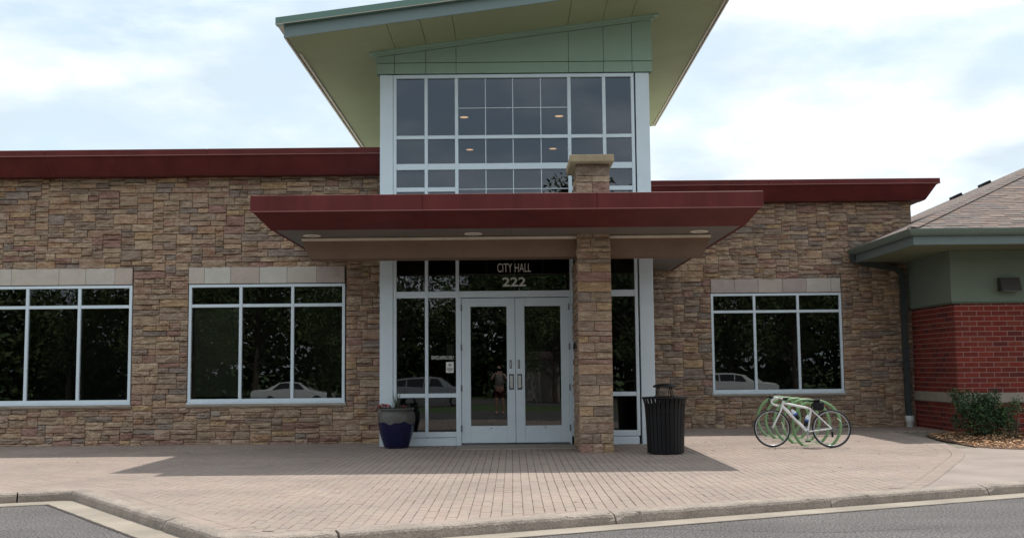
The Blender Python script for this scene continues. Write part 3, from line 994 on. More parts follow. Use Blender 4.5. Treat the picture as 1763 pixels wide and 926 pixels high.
for k, wd in enumerate((.045, .05, .05, .03)):
    ink.add([(-1.07 - wd, Yk, 1.296 - k*.016), (-1.07 + wd, Yk, 1.296 - k*.016), (-1.07 + wd, Yk, 1.304 - k*.016), (-1.07 - wd, Yk, 1.304 - k*.016)], [(0,1,2,3)], M['ink'])
ink.build('notice_print', cw)
B('notice', cw, -1.132, -1.006, YG + .004, YG + .006, 1.528, 1.706, M['paper'])

# green frieze
def rz_soff(x): return 7.03 + .1295 * x
seams = [-2.315, -2.0, -1.46, -.935, 1.012, 1.616, 2.11, 2.455]
fr0 = MB(); 
fr0.hexa([(-2.30, YG - .07, 6.37), (2.44, YG - .07, 6.37), (2.44, YG + .1, 6.37), (-2.30, YG + .1, 6.37)],
         [(-2.30, YG - .07, rz_soff(-2.3) - .02), (2.44, YG - .07, rz_soff(2.44) - .02), (2.44, YG + .1, rz_soff(2.44) - .02), (-2.30, YG + .1, rz_soff(-2.3) - .02)], M['joint'])
frz = fr0.build('frieze', tower)
for i, (a, b) in enumerate(zip(seams[:-1], seams[1:])):
    g = .004
    B('frieze_panel', frz, a + g + (.0 if i else 0), b - g, YG - .10, YG - .06, 6.372, 6.552, M['green_wall'], .003)
    e = -.010 if i == 0 else 0
    m = MB()
    f0, f1 = YG - .112, YG - .06
    za, zb = rz_soff(a) - .075, rz_soff(b) - .075
    m.hexa([(a + g + e, f0, 6.562), (b - g, f0, 6.562), (b - g, f1, 6.562), (a + g + e, f1, 6.562)], [(a + g + e, f0, za), (b - g, f0, zb), (b - g, f1, zb), (a + g + e, f1, za)], M['green_wall'])
    m.build('frieze_panel', frz)
for k, (o_, zz0, zz1) in enumerate(((.17, .062, .032), (.24, .028, .0))):
    m = MB()
    a, b = -2.33 - (.03 + k * .06), 2.47 + (.03 + k * .07)
    f0, f1 = YG - o_, YG - .05
    m.hexa([(a, f0, rz_soff(a) - zz0 - .004), (b, f0, rz_soff(b) - zz0 - .004), (b, f1, rz_soff(b) - zz0 - .004), (a, f1, rz_soff(a) - zz0 - .004)],
           [(a, f0, rz_soff(a) - zz1 - .001), (b, f0, rz_soff(b) - zz1 - .001), (b, f1, rz_soff(b) - zz1 - .001), (a, f1, rz_soff(a) - zz1 - .001)], M['green_wall'])
    m.build('moulding', frz)
# side friezes under the roof, running back
for (xa, xb) in ((TX0 + .0, TX0 + .2), (2.2, TX1)):
    m = MB()
    m.hexa([(xa, YG + .1, 6.36), (xb, YG + .1, 6.36), (xb, 27.3, 6.36), (xa, 27.3, 6.36)],
           [(xa, YG + .1, rz_soff(xa) - .002), (xb, YG + .1, rz_soff(xb) - .002), (xb, 27.3, rz_soff(xb) - .002), (xa, 27.3, rz_soff(xa) - .002)], M['green_wall'])
    m.build('side_frieze', tower)
B('back_wall', tower, TX0 + .2, 2.2, 27.1, 27.3, -.03, 6.36, M['room'])
# roof
RXa, RXb, RY0, RY1 = -3.60, 3.76, 17.17, 28.2
def slab(xa, xb, ya, yb_, d0, d1, mat, mb=None):
    m = mb or MB()
    m.hexa([(xa, ya, rz_soff(xa) + d0), (xb, ya, rz_soff(xb) + d0), (xb, yb_, rz_soff(xb) + d0), (xa, yb_, rz_soff(xa) + d0)],
           [(xa, ya, rz_soff(xa) + d1), (xb, ya, rz_soff(xb) + d1), (xb, yb_, rz_soff(xb) + d1), (xa, yb_, rz_soff(xa) + d1)], mat)
    return m
roof = slab(RXa + .02, RXb - .02, RY0 + .02, RY1 - .02, .03, .20, M['joint']).build('roof', tower)
sx = [RXa + .04, -1.97, -1.44, -.925, 1.0, 1.60, 2.10, RXb - .04]
for a, b in zip(sx[:-1], sx[1:]):
    slab(a + .004, b - .004, RY0 + .03, RY1 - .03, .0, .025, M['green_soffit']).build('soffit_panel', roof)
slab(RXa, RXb, RY0, RY0 + .028, -.006, .185, M['green_fascia_low']).build('fascia', roof)
m = slab(RXa - .115, RXb + .115, RY0 - .10, RY0 + .03, .19, .305, M['green_fascia'])
slab(RXa - .115, RXb + .115, RY0 - .106, RY0 - .10, .188, .198, M['drip'], m)
m.build('roof_edge', roof)
m = slab(RXa - .10, RXb + .10, RY0 + .03, RY1 + .1, .20, .30, M['green_fascia']); m.build('roof_sheet', roof)
for (xa, xb, s_) in ((RXa - .0, RXa + .028, -1), (RXb - .028, RXb, 1)):
    m = slab(xa, xb, RY0 + .03, RY1, -.006, .195, M['drip']); m.build('fascia', roof)
    xo = xa - .10 if s_ < 0 else xb
    m = slab(xo, xo + .10, RY0 + .03, RY1, .19, .20, M['drip']); m.build('drip_edge', roof)
    xi = RXa + .07 if s_ < 0 else RXb - .10
    m = slab(xi, xi + .035, RY0 + .9, RY1 - .3, -.02, -.001, M['drip']); m.build('soffit_strip', roof)
# lobby
lb = MB()
a, b, c, d, e, f = -2.03, 2.18, YG + .1, 27.1, .0, 6.30
lb.add([(a,c,e),(b,c,e),(b,d,e),(a,d,e)], [(0,1,2,3)], M['floor'])
lb.add([(a,d,e),(b,d,e),(b,d,f),(a,d,f)], [(0,1,2,3)], M['room'])
lb.add([(a,c,e),(a,d,e),(a,d,f),(a,c,f)], [(0,1,2,3)], M['room'])
lb.add([(b,c,e),(b,c,f),(b,d,f),(b,d,e)], [(0,1,2,3)], M['room'])
lb.build('lobby', tower)
MB().add([(a,c,f),(a,d,f),(b,d,f),(b,c,f)], [(0,1,2,3)], M['ceiling']).build('lobby_ceiling', tower)
for (x, y) in ((-.93, 21.73), (.97, 21.71), (-.945, 25.0), (.965, 24.98)):
    m = MB().lathe([(.085, -.004), (.125, -.012), (.13, -.001)], (x, y, 6.3), M['lamp_trim'], 20)
    m.add([(x + .085 * math.cos(t*PI/10), y + .085*math.sin(t*PI/10), 6.296) for t in range(20)], [tuple(reversed(range(20)))], M['lamp'])
    m.build('ceiling_lamp', tower)
m = MB()
for xx in (-1.3, -.45, .02, .5, 1.35): m.box(xx - .03, xx + .03, 21.9, 21.98, 0, 2.5, M['bronze'])
m.box(-2.02, 2.17, 21.9, 21.98, 2.2, 2.32, M['bronze']); m.box(-2.02, 2.17, 21.9, 21.98, 2.5, 2.6, M['bronze'])
m.build('inner_door_frame', tower)

# ------------------------------------------------------------------ entrance canopy
can = thing('entrance_canopy', 'dark red flat canopy with flared metal fascia over the entrance doors', 'canopy', (-.07, 17.5, 3.33))
SZ = 3.33
cx0, cx1 = -3.66, 3.53
bx0, bx1 = -3.53, 3.42
fy0, fy1 = 15.30, 16.05
segs = [cx0, -1.25, 1.2, cx1]
segb = [bx0, -1.25, 1.2, bx1]
for i in range(3):
    m = MB()
    ta, tb, ba, bb = segs[i] + (.03 if i == 0 else .0012), segs[i+1] - (.03 if i == 2 else .0012), segb[i] + (0 if i == 0 else .0012), segb[i+1] - (0 if i == 2 else .0012)
    m.hexa([(ba, fy1, SZ), (bb, fy1, SZ), (bb, fy1 + .05, SZ), (ba, fy1 + .05, SZ)], [(ta, fy0 + .04, 3.490), (tb, fy0 + .04, 3.490), (tb, fy1 + .05, 3.490), (ta, fy1 + .05, 3.490)], M['red'])
    m.build('crown_panel', can)
    m = MB().box(segs[i] + .0012, segs[i+1] - .0012, fy0, fy1 + .05, 3.495, 3.722, M['red'], .006)
    m.box(segs[i], segs[i+1], fy0 - .007, fy0 + .02, 3.489, 3.501, M['red_lip'])
    m.build('fascia_panel', can)
for (xo, xi, yend) in ((cx0, bx0, YL - .05), (cx1, bx1, YR - .05)):
    m = MB(); s_ = 1 if xo > 0 else -1
    m.hexa(*[[(min(p[0], q[0]), p[1], p[2]) for p, q in ()] or l for l in (
        [(xi - s_*.05, fy1 + .052, SZ), (xi, fy1 + .052, SZ), (xi, yend, SZ), (xi - s_*.05, yend, SZ)],
        [(xi - s_*.05, fy1 + .052, 3.490), (xo - s_*.03, fy1 + .052, 3.490), (xo - s_*.03, yend, 3.490), (xi - s_*.05, yend, 3.490)])], M['red'])
    m.build('crown_panel', can)
    B('fascia_panel', can, min(xo, xi - s_*.05), max(xo, xi - s_*.05), fy1 + .052, yend, 3.495, 3.722, M['red'], .006)
# soffit panels
ps = [bx0 + .05, -2.3, -1.15, 0.0, 1.15, 2.3, bx1 - .05]
B('soffit_base', can, bx0 + .052, bx1 - .052, fy1 + .06, YG - .1, SZ + .02, SZ + .03, M['joint'])
for a, b in zip(ps[:-1], ps[1:]):
    B('soffit_panel', can, a + .002, b - .002, fy1 + .052, YG - .07, SZ + .004, SZ + .016, M['soffit_grey'])
B('soffit_panel', can, bx0 + .052, TX0 - .01, YG - .07, YL - .07, SZ + .004, SZ + .016, M['soffit_grey'])
B('soffit_panel', can, TX1 + .01, bx1 - .052, YG - .07, YR - .07, SZ + .004, SZ + .016, M['soffit_grey'])
B('roof_deck', can, cx0 + .1, cx1 - .1, fy1 + .052, YG - .08, 3.64, 3.68, M['roof_membrane'])
B('roof_deck', can, cx0 + .1, TX0 - .01, YG - .08, YL - .08, 3.64, 3.68, M['roof_membrane'])
B('roof_deck', can, TX1 + .01, cx1 - .1, YG - .08, YR - .08, 3.64, 3.68, M['roof_membrane'])
for (x, y) in ((-3.06, 16.80), (-.585, 16.74), (2.86, 16.72)):
    m = MB().lathe([(.09, .0), (.10, -.010), (.135, -.008), (.14, .003)], (x, y, SZ + .002), M['lamp_trim'], 24)
    m.add([(x + .09*math.cos(t*PI/12), y + .09*math.sin(t*PI/12), SZ + .0) for t in range(24)], [tuple(reversed(range(24)))], M['lamp_off'])
    m.build('recessed_light', can)
# beam in two lengths either side of the pier
for (a0, a1, b0, b1) in ((-3.27, -3.16, 1.012, 1.012), (1.508, 1.508, 3.10, 2.99)):
    m = MB()
    m.hexa([(a1, 17.12, 3.01), (b1, 17.12, 3.01), (b1, 17.55, 3.01), (a1, 17.55, 3.01)], [(a0, 17.1, 3.285), (b0, 17.1, 3.285), (b0, 17.55, 3.285), (a0, 17.55, 3.285)], M['beam'])
    bo = m.build('beam', can)
    cuts = [a0 - .0, -.9, b0] if a0 < 0 else [a0, b0]
    for u, v in zip(cuts[:-1], cuts[1:]):
        dz = random.uniform(-.004, .004)
        B('ledge', bo, u + .001, v - .001, 17.045, 17.56, 3.286 + dz, 3.325 + dz * .3, M['ledge'], .004)

# ------------------------------------------------------------------ stone pier
pier = thing('stone_pier', 'square fieldstone pier with concrete cap rising through the red canopy', 'pier', (1.26, 16.9, 0))
px0, px1, py0 = 1.035, 1.495, 16.95
core = MB().box(px0, px1, py0, YG - .1, -.02, 3.0, M['mortar']).box(px0, px1, py0, py0 + 1.0, 3.0, 4.43, M['mortar']).build('pier_core', pier)
def course_stones(w, h, seed, full=.46):
    rr = random.Random(seed); z = 0; out = []
    while z < h - .03:
        hh = rr.choice((.075, .10, .13, .15, .16)); hh = min(hh, h - z)
        if h - z - hh < .05: hh = h - z
        n = rr.choice((1, 2, 2, 2, 3)) if w > .3 else 1
        if w > .7: n = max(2, int(w / .35))
        cuts = [0] + sorted(w * (k + rr.uniform(-.22, .22)) / n for k in range(1, n)) + [w]
        for a, b in zip(cuts[:-1], cuts[1:]):
            out.append((a, b, z, z + hh))
        z += hh
    return out
wf = px1 - px0
place_stones(core, course_stones(wf + .06, 4.44, 11), Matrix.Translation((px0 - .03, py0 - .012, -.01)), 300, .05, .008)
Lf = Matrix.Translation((px0 + .008, YG - .1, -.01)) @ Matrix.Rotation(-PI / 2, 4, 'Z')
place_stones(core, course_stones(YG - .1 - py0, 3.0, 12), Lf, 300, .045, .008)
place_stones(core, course_stones(1.0, 1.42, 13), Matrix.Translation((px0 + .008, py0 + 1.0, 3.01)) @ Matrix.Rotation(-PI / 2, 4, 'Z'), 300, .045, .008)
Rf = Matrix.Translation((px1 - .008, py0, -.01)) @ Matrix.Rotation(PI / 2, 4, 'Z')
place_stones(core, course_stones(1.0, 4.44, 14), Rf, 0, .045, .008)
B('pier_cap', pier, .905, 1.585, 16.74, 17.97, 4.43, 4.545, M['cap'], .012)
# little dark security sensor on the pier side
B('sensor', pier, .975, 1.0, 17.7, 17.78, 1.58, 1.68, M['dark'], .006)

# ------------------------------------------------------------------ brick wing
brick_b = thing('brick_wing', 'red brick wing with green stucco frieze, stone band and hipped shingle roof', 'building wing', (8.6, 21.4, 0))
WX, WY = 8.46, 21.12
FX1 = 12.0
wc = MB().box(WX + .004, 16, WY + .004, 33, -.03, 2.45, M['brick_joint']).build('brick_wall', brick_b)
brick_meshes = []
def brick_mesh(lx, hz):
    m = MB().box(0, lx, 0, .05, 0, hz, BRICKS[0], .0025)
    me = bpy.data.meshes.new('brick'); me.from_pydata(m.v, [], m.f); me.materials.append(BRICKS[0]); me.update(); return me
bl_, bh = .287, .098
BM = {}
def get_b(l):
    k = round(l, 3)
    if k not in BM: BM[k] = brick_mesh(l - .017, bh - .017)
    return BM[k]
nb = 0
restb = MB()
rows = []
z = -.02; r = 0
levels = []
while z < .54: levels.append((z, bh)); z += bh * .95 if False else .0945
zz = [(-.02 + k * .0945) for k in range(6)] + [(.745 + k * .0975) for k in range(18)]
for r, z in enumerate(zz):
    h_ = .0945 if r < 6 else .0975
    if z + h_ > 2.53: continue
    x = WX - .0 - (0 if r % 2 else 0)
    first = True
    xx = WX
    while xx < FX1:
        l = bl_ if not (first and r % 2) else bl_ / 2
        first = False
        mat = random.choices(BRICKS, weights=(5, 4, 4, 2.2, 2))[0]
        u, v = proj((xx, WY, z))
        if u < 1768 and nb < 300:
            o = link('brick', get_b(l), wc, None, Matrix.Translation((xx + .0, WY - random.uniform(0, .003), z)))
            o.material_slots[0].link = 'OBJECT'; o.material_slots[0].material = mat; nb += 1
        else:
            restb.box(xx, xx + l - .017, WY, WY + .05, z, z + bh - .017, mat)
        xx += l
    # side face, running back to the stone wing
    yy = WY + .052; first = True
    while yy < YR - .08:
        l = bl_ if not (first and not r % 2) else bl_ / 2
        l = min(l, YR - .06 - yy)
        first = False
        if l < .03: break
        mat = random.choices(BRICKS, weights=(5, 4, 4, 2.2, 2))[0]
        if nb < 300:
            T = Matrix.Translation((WX + random.uniform(-.002, .001), yy + l, z)) @ Matrix.Rotation(-PI / 2, 4, 'Z')
            o = link('brick', get_b(l), wc, None, T)
            o.material_slots[0].link = 'OBJECT'; o.material_slots[0].material = mat; nb += 1
        else:
            restb.box(WX, WX + .05, yy, yy + l - .017, z, z + bh - .017, mat)
        yy += l
restb.build('brick', wc, 'stuff')
# stone band
for (a, b) in ((WX - .03, 10.6), (10.604, 13.0)):
    B('stone_band', brick_b, a, b, WY - .03, WY + .0, .552, .742, M['band'], .006)
B('stone_band', brick_b, WX - .03, WX + .0, WY + .002, YR - .06, .552, .742, M['band'], .006)
st = MB().box(WX - .07, 16, WY - .06, 33, 2.47, 3.45, M['green_shaded'], .004)
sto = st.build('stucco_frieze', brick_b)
B('trim_reveal', brick_b, WX - .055, 15.9, WY - .045, 32.9, 2.44, 2.472, M['joint'])
EX, EY, EZ = 7.16, 19.72, 3.72
FARX, FARY = 22.0, 34.0
B('eave_soffit', brick_b, EX + .12, 18, EY + .12, YR - .08, 3.452, 3.475, M['eave_soffit'])
B('eave_soffit', brick_b, 8.6, 18, YR - .08, FARY - .2, 3.452, 3.475, M['eave_soffit'])
B('fascia', brick_b, EX + .10, 18, EY + .10, EY + .125, 3.435, 3.62, M['eave_low'], .003)
B('fascia', brick_b, EX + .10, EX + .125, EY + .127, YR - .07, 3.435, 3.62, M['eave_low'], .003)
# K-style gutters (profile swept)
def gutter(p0, p1, nrm, miter0, name='gutter'):
    # profile outwards (o) and z
    pr = [(0.0, 3.60), (.05, 3.60), (.075, 3.635), (.085, 3.66), (.10, 3.70), (.10, 3.722), (.088, 3.722), (.088, 3.71), (.0, 3.70)]
    p0 = Vector(p0); p1 = Vector(p1); nrm = Vector(nrm); d = (p1 - p0).normalized()
    vs = []
    for k, p in enumerate((p0, p1)):
        for (o_, z_) in pr:
            q = p + nrm * o_ - (d * o_ if (k == 0 and miter0 > 0) else Vector((0, 0, 0))) + (d * o_ if (k == 1 and miter0 < 0) else Vector((0, 0, 0)))
            vs.append((q.x, q.y, z_))
    n = len(pr)
    fs = [(i, (i+1) % n, n + (i+1) % n, n + i) for i in range(n)] + [tuple(range(n)), tuple(range(2*n-1, n-1, -1))]
    return MB().add(vs, fs, M['eave']).build(name, brick_b)
gutter((EX + .09, EY + .09, 0), (18, EY + .09, 0), (0, -1, 0), 1)
gutter((EX + .09, YR - .08, 0), (EX + .09, EY + .09, 0), (-1, 0, 0), -1)
# shingle roof: two slopes of stepped courses
SL = .42
def roofz(t): return 3.715 + SL * t
deck = MB()
T = 7.4
deck.add([(EX + .05, EY + .05, 3.70), (EX + .05 + 14, EY + .05, 3.70), (EX + .05 + 14, EY + .05 + T, 3.70 + SL*T), (EX + .05 + T, EY + .05 + T, 3.70 + SL*T)], [(0,1,2,3)], M['shingle_edge'])
deck.add([(EX + .05, EY + .05, 3.699), (EX + .05 + T, EY + .05 + T, 3.699 + SL*T), (EX + .05 + T, FARY - 3, 3.699 + SL*T), (8.62, FARY - 3, 3.699 + SL*1.41), (8.62, YR + .0, 3.699 + SL*1.41), (EX + .05, YR - .02, 3.699)], [(0,1,2,3,4,5)], M['shingle_edge'])
dk = deck.build('roof', brick_b)
sh1 = MB(); ex = .135
k = 0; t = 0.0
while t < T - .2:
    z0_, z1_ = roofz(t) + .012, roofz(t + ex) + .002
    xs_ = EX + t + random.uniform(.0, .2)
    xx = EX + t + .12
    while xx < min(16.5, EX + 14):
        l = random.choice((.16, .22, .3, .34)); 
        d_ = random.uniform(0, .007)
        e_ = random.choice((0, 0, .018))
        a, b = xx, xx + l - .004
        y0_, y1_ = EY + .02 + t - e_, EY + .02 + t + ex + .03
        zz0 = z0_ + d_ - e_ * SL; zz1 = z1_ + d_ + .012
        sh1.add([(a, y0_, zz0), (b, y0_, zz0), (b, y1_, zz1), (a, y1_, zz1), (a, y0_ + .001, zz0 - .02), (b, y0_ + .001, zz0 - .02)], [(0,1,2,3)], random.choice(SH))
        k0 = len(sh1.v) - 6
        sh1.f.append((k0 + 4, k0 + 5, k0 + 1, k0)); sh1.mi.append(sh1.m(M['shingle_edge'])); sh1.sm.append(False)
        xx += l
    # side slope
    yy = EY + t + .12
    xq = EX + .02 + t
    lim = YR - .06 if xq < 8.6 else 31
    while yy < lim:
        l = min(random.choice((.22, .3, .34)), lim - yy + .001)
        d_ = random.uniform(0, .006)
        a, b = yy, yy + l - .004
        x0_, x1_ = xq, xq + ex + .002
        zz0 = roofz(t) + .012 + d_ * .15; zz1 = roofz(t + ex) + .012 + d_ * .15
        sh1.add([(x0_, b, zz0), (x0_, a, zz0), (x1_, a, zz1), (x1_, b, zz1), (x0_ + .001, b, zz0 - .006), (x0_ + .001, a, zz0 - .006)], [(0,1,2,3)], random.choice(SH))
        k0 = len(sh1.v) - 6
        sh1.f.append((k0 + 4, k0 + 5, k0 + 1, k0)); sh1.mi.append(sh1.m(M['shingle_edge'])); sh1.sm.append(False)
        yy += l
    t += ex
sh1.build('shingle', dk, 'stuff')
# hip cap shingles
t = 0.02
hl = .14
while t < T - .3:
    d_ = .012 + random.uniform(0, .003)
    wv = .115
    zc = roofz(t) + .028 + d_; zc2 = roofz(t + hl) + .018 + d_
    m = MB()
    c0 = Vector((EX + t, EY + t, zc)); c1 = Vector((EX + t + hl + .03, EY + t + hl + .03, zc2 + .012))
    r0 = Vector((wv * 1.35, 0, -.012)); l0 = Vector((0, wv * 1.35, -.012))
    m.add([c0, c0 + r0, c1 + r0, c1, c0 + l0, c1 + l0, c0 + Vector((0, 0, -.018)), c0 + r0 + Vector((0, 0, -.018)), c0 + l0 + Vector((0, 0, -.018))],
          [(0,1,2,3), (4,0,3,5), (6,7,1,0), (8,6,0,4)], random.choice(SH))
    m.build('hip_shingle', dk)
    t += hl
for (x, y) in ((12.2, 29.9), (13.0, 29.9)):
    zb = roofz(x - EX) - .11
    m = MB()
    m.hexa([(x - .13, y - .14, zb - .04), (x + .13, y - .14, zb + .10), (x + .13, y + .14, zb + .10), (x - .13, y + .14, zb - .04)],
           [(x - .17, y - .15, zb + .12), (x + .06, y - .15, zb + .225), (x + .06, y + .15, zb + .225), (x - .17, y + .15, zb + .12)], M['dark'])
    m.build('roof_vent', brick_b)
# downspout
ds = thing('downspout', 'dark green square downspout running from the gutter corner down to a white ground boot', 'downspout', (8.27, 23.25, 0))
def sqpipe(mb, pts, w_, mat):
    P = [Vector(p) for p in pts]
    for a, b in zip(P[:-1], P[1:]):
        d = (b - a).normalized()
        up = Vector((0, 1, 0)); s1 = d.cross(up).normalized() * w_ / 2; s2 = up * w_ * .42
        ax_ = d * w_ * .30
        A, B2 = a - ax_, b + ax_
        mb.hexa([A - s1 - s2, A + s1 - s2, A + s1 + s2, A - s1 + s2], [B2 - s1 - s2, B2 + s1 - s2, B2 + s1 + s2, B2 - s1 + s2], mat)
    return mb
sqpipe(MB(), [(7.20, 23.22, 3.60), (7.22, 23.225, 3.50), (7.52, 23.23, 3.41), (8.13, 23.24, 3.30), (8.235, 23.245, 3.18)], .105, M['pipe']).build('elbow', ds)
sqpipe(MB(), [(8.238, 23.25, 3.16), (8.262, 23.25, .26)], .11, M['pipe']).build('pipe', ds)
for z in (2.4, 1.2): B('strap', ds, 8.185, 8.325, 23.185, 23.34, z, z + .03, M['pipe'])
m = MB().lathe([(.072, .0), (.078, .01), (.078, .10), (.092, .11), (.092, .235), (.08, .24), (.0, .24)], (8.275, 23.23, -.01), M['boot'], 18)
m.build('pipe_boot', ds)
# wall light
wlt = thing('wall_light', 'dark bronze box wall light on the green stucco above the red brick', 'wall light', (9.46, WY - .06, 2.79))
m = MB()
m.hexa([(9.275, WY - .29, 2.665), (9.645, WY - .29, 2.665), (9.645, WY - .075, 2.665), (9.275, WY - .075, 2.665)],
       [(9.275, WY - .20, 2.915), (9.645, WY - .20, 2.915), (9.645, WY - .075, 2.915), (9.275, WY - .075, 2.915)], M['bronze'])
m.build('housing', wlt)
B('backplate', wlt, 9.30, 9.62, WY - .075, WY - .061, 2.68, 2.90, M['dark'])
B('lens', wlt, 9.31, 9.61, WY - .27, WY - .10, 2.655, 2.664, M['lamp_off'])

# ------------------------------------------------------------------ planter pot
pot = thing('planter_pot', 'big glazed urn, grey shoulder over deep blue, against the left entrance column', 'planter', (-1.93, 18.36, 0))
M['blue'] = pmat('cobalt_glaze', (.006, .007, .03), 0.16, col2=(.010, .012, .055), vscale=5, spec=0.4)
M['grey_glaze'] = pmat('grey_glaze', (.06, .056, .052), 0.45, col2=(.10, .095, .085), vscale=14)
M['soil'] = pmat('soil', (.03, .022, .016), 0.95, var=0.3)
m = MB()
pc = (0, 0, 0)
prof_blue = [(.165, .0), (.19, .004), (.205, .03), (.235, .12), (.272, .24), (.298, .36), (.308, .44)]
m.lathe(prof_blue, pc, M['blue'], 40)
local(pot, 'pot_body', m)
m = MB()
vs = []; fs = []; nn_ = 40
rings = [(.309, .415), (.3105, .50), (.306, .545), (.292, .585), (.268, .605), (.27, .612), (.292, .618), (.300, .632), (.296, .648), (.275, .652), (.245, .645), (.24, .58)]
for j, (rr_, z_) in enumerate(rings):
    for k in range(nn_):
        a = 2 * PI * k / nn_
        zz_ = z_ + (.018 * math.sin(a * 5 + 1) + .012 * math.sin(a * 11) if j == 0 else 0)
        vs.append((rr_ * math.cos(a), rr_ * math.sin(a), zz_))
for j in range(len(rings) - 1):
    for k in range(nn_): fs.append((j*nn_+k, j*nn_+(k+1) % nn_, (j+1)*nn_+(k+1) % nn_, (j+1)*nn_+k))
m.add(vs, fs, M['grey_glaze'], True)
local(pot, 'glazed_rim', m)
local(pot, 'soil', MB().lathe([(.243, .60), (.0, .615)], pc, M['soil'], 24))
M['fl_red'] = pmat('red_petal', (.34, .02, .03), 0.6, var=0.4, vscale=40)
M['fl_pink'] = pmat('pink_petal', (.65, .16, .18), 0.6, var=0.3, vscale=40)
M['spike'] = pmat('spike_leaf', (.08, .10, .055), 0.6, var=0.3, vscale=20)
M['dark_leaf'] = pmat('burgundy_leaf', (.055, .025, .03), 0.6, var=0.4, vscale=30)
def leafset(mb, c, R, n, size, mats, seed, flat=1.0):
    rr = random.Random(seed)
    for i in range(n):
        while True:
            p = Vector((rr.uniform(-1, 1), rr.uniform(-1, 1), rr.uniform(-1, 1)))
            if .25 < p.length < 1: break
        q = Vector(c) + Vector((p.x * R[0], p.y * R[1], p.z * R[2]))
        a = Vector((rr.gauss(0, 1), rr.gauss(0, 1), rr.gauss(0, .7))).normalized() * size * rr.uniform(.6, 1.3)
        b = a.cross(Vector((rr.gauss(0, 1), rr.gauss(0, 1), rr.gauss(0, 1)))).normalized() * size * .42
        mb.add([q - a, q + b - a * .1, q + a, q - b - a * .1], [(0,1,2,3)], rr.choice(mats))
plants = thing('potted_flowers', 'red flowers and a tall spiky grass growing in the blue urn', 'flowers', (-1.93, 18.36, .62))
m = MB(); leafset(m, (-2.10, 18.25, .675), (.12, .11, .05), 130, .022, [M['dark_leaf'], M['leaf']], 3); leafset(m, (-1.80, 18.28, .665), (.14, .12, .045), 150, .02, [M['dark_leaf'], M['dark_leaf'], M['leaf']], 4)
m.build('foliage', plants)
m = MB(); leafset(m, (-2.13, 18.18, .70), (.095, .08, .03), 70, .017, [M['fl_red'], M['fl_red'], M['fl_pink']], 5); leafset(m, (-2.05, 18.14, .695), (.025, .03, .02), 16, .018, [M['fl_pink']], 6)
leafset(m, (-1.78, 18.17, .69), (.05, .05, .02), 12, .012, [M['fl_red']], 9)
m.build('blossoms', plants)
m = MB(); rr = random.Random(5)
for i in range(46):
    a = rr.uniform(0, 2 * PI); ln = rr.uniform(.15, .36); sp = rr.uniform(.02, .42)
    b0 = Vector((-1.93 + rr.uniform(-.03, .03), 18.3 + rr.uniform(-.03, .03), .63))
    pts = [b0 + Vector((math.cos(a) * sp * ln * s, math.sin(a) * sp * ln * s, ln * (s - .25 * sp * s * s))) for s in (0, .33, .66, 1)]
    m.tube(pts, [.004, .0032, .002, .0006], M['spike'], 3, cap=False)
m.build('spike_grass', plants)

# ------------------------------------------------------------------ litter bin
binr = thing('litter_bin', 'black slatted steel litter bin with a raised rain bonnet, right of the doors', 'litter bin', (2.262, 16.60, 0))
m = MB().lathe([(.0, .04), (.235, .04), (.262, .30), (.276, .735), (.262, .735), (.24, .30), (.0, .3)], (0, 0, 0), M['liner'], 32); local(binr, 'liner', m)
def ring(r, z, h, t, mat):
    return MB().lathe([(r - t, z), (r, z), (r, z + h), (r - t, z + h), (r - t, z)], (0, 0, 0), mat, 40, smooth=False)
for (r, z) in ((.262, .03), (.284, .62)):
    local(binr, 'band', ring(r, z, .045, .008, M['black']))
local(binr, 'top_ring', MB().tube([(.328 * math.cos(t * PI / 20), .328 * math.sin(t * PI / 20), .825) for t in range(40)], .013, M['black'], 8, closed=True))
for k in range(28):
    a = 2 * PI * k / 28
    ca, sa = math.cos(a), math.sin(a)
    pf = [(.266, .02), (.272, .25), (.282, .52), (.290, .66), (.300, .74), (.326, .822)]
    m = MB(); vs = []
    for (r, z) in pf:
        for (dr, dt) in ((0, -.027), (.006, -.027), (.006, .027), (0, .027)):
            vs.append(((r + dr) * ca - dt * sa, (r + dr) * sa + dt * ca, z))
    fs = []
    for i in range(len(pf) - 1):
        for q in range(4): fs.append((4*i+q, 4*i+(q+1) % 4, 4*i+4+(q+1) % 4, 4*i+4+q))
    fs += [(0,3,2,1), (20,21,22,23)]
    m.add(vs, fs, M['black']); local(binr, 'slat', m)
local(binr, 'lid', MB().lathe([(.325, .822), (.315, .838), (.20, .845), (.13, .842), (.12, .80)], (0, 0, 0), M['black'], 40))
bon = local(binr, 'rain_bonnet', MB().lathe([(.165, .980), (.172, .985), (.172, 1.004), (.12, 1.028), (.03, 1.038), (.0, 1.038)], (0, 0, 0), M['black'], 32).lathe([(.0, .981), (.165, .980)], (0, 0, 0), M['black'], 32))
for k in range(4):
    a = PI / 4 + k * PI / 2
    local(binr, 'bonnet_rod', MB().tube([(.17 * math.cos(a), .17 * math.sin(a), .84), (.125 * math.cos(a), .125 * math.sin(a), .985)], .009, M['black'], 6))

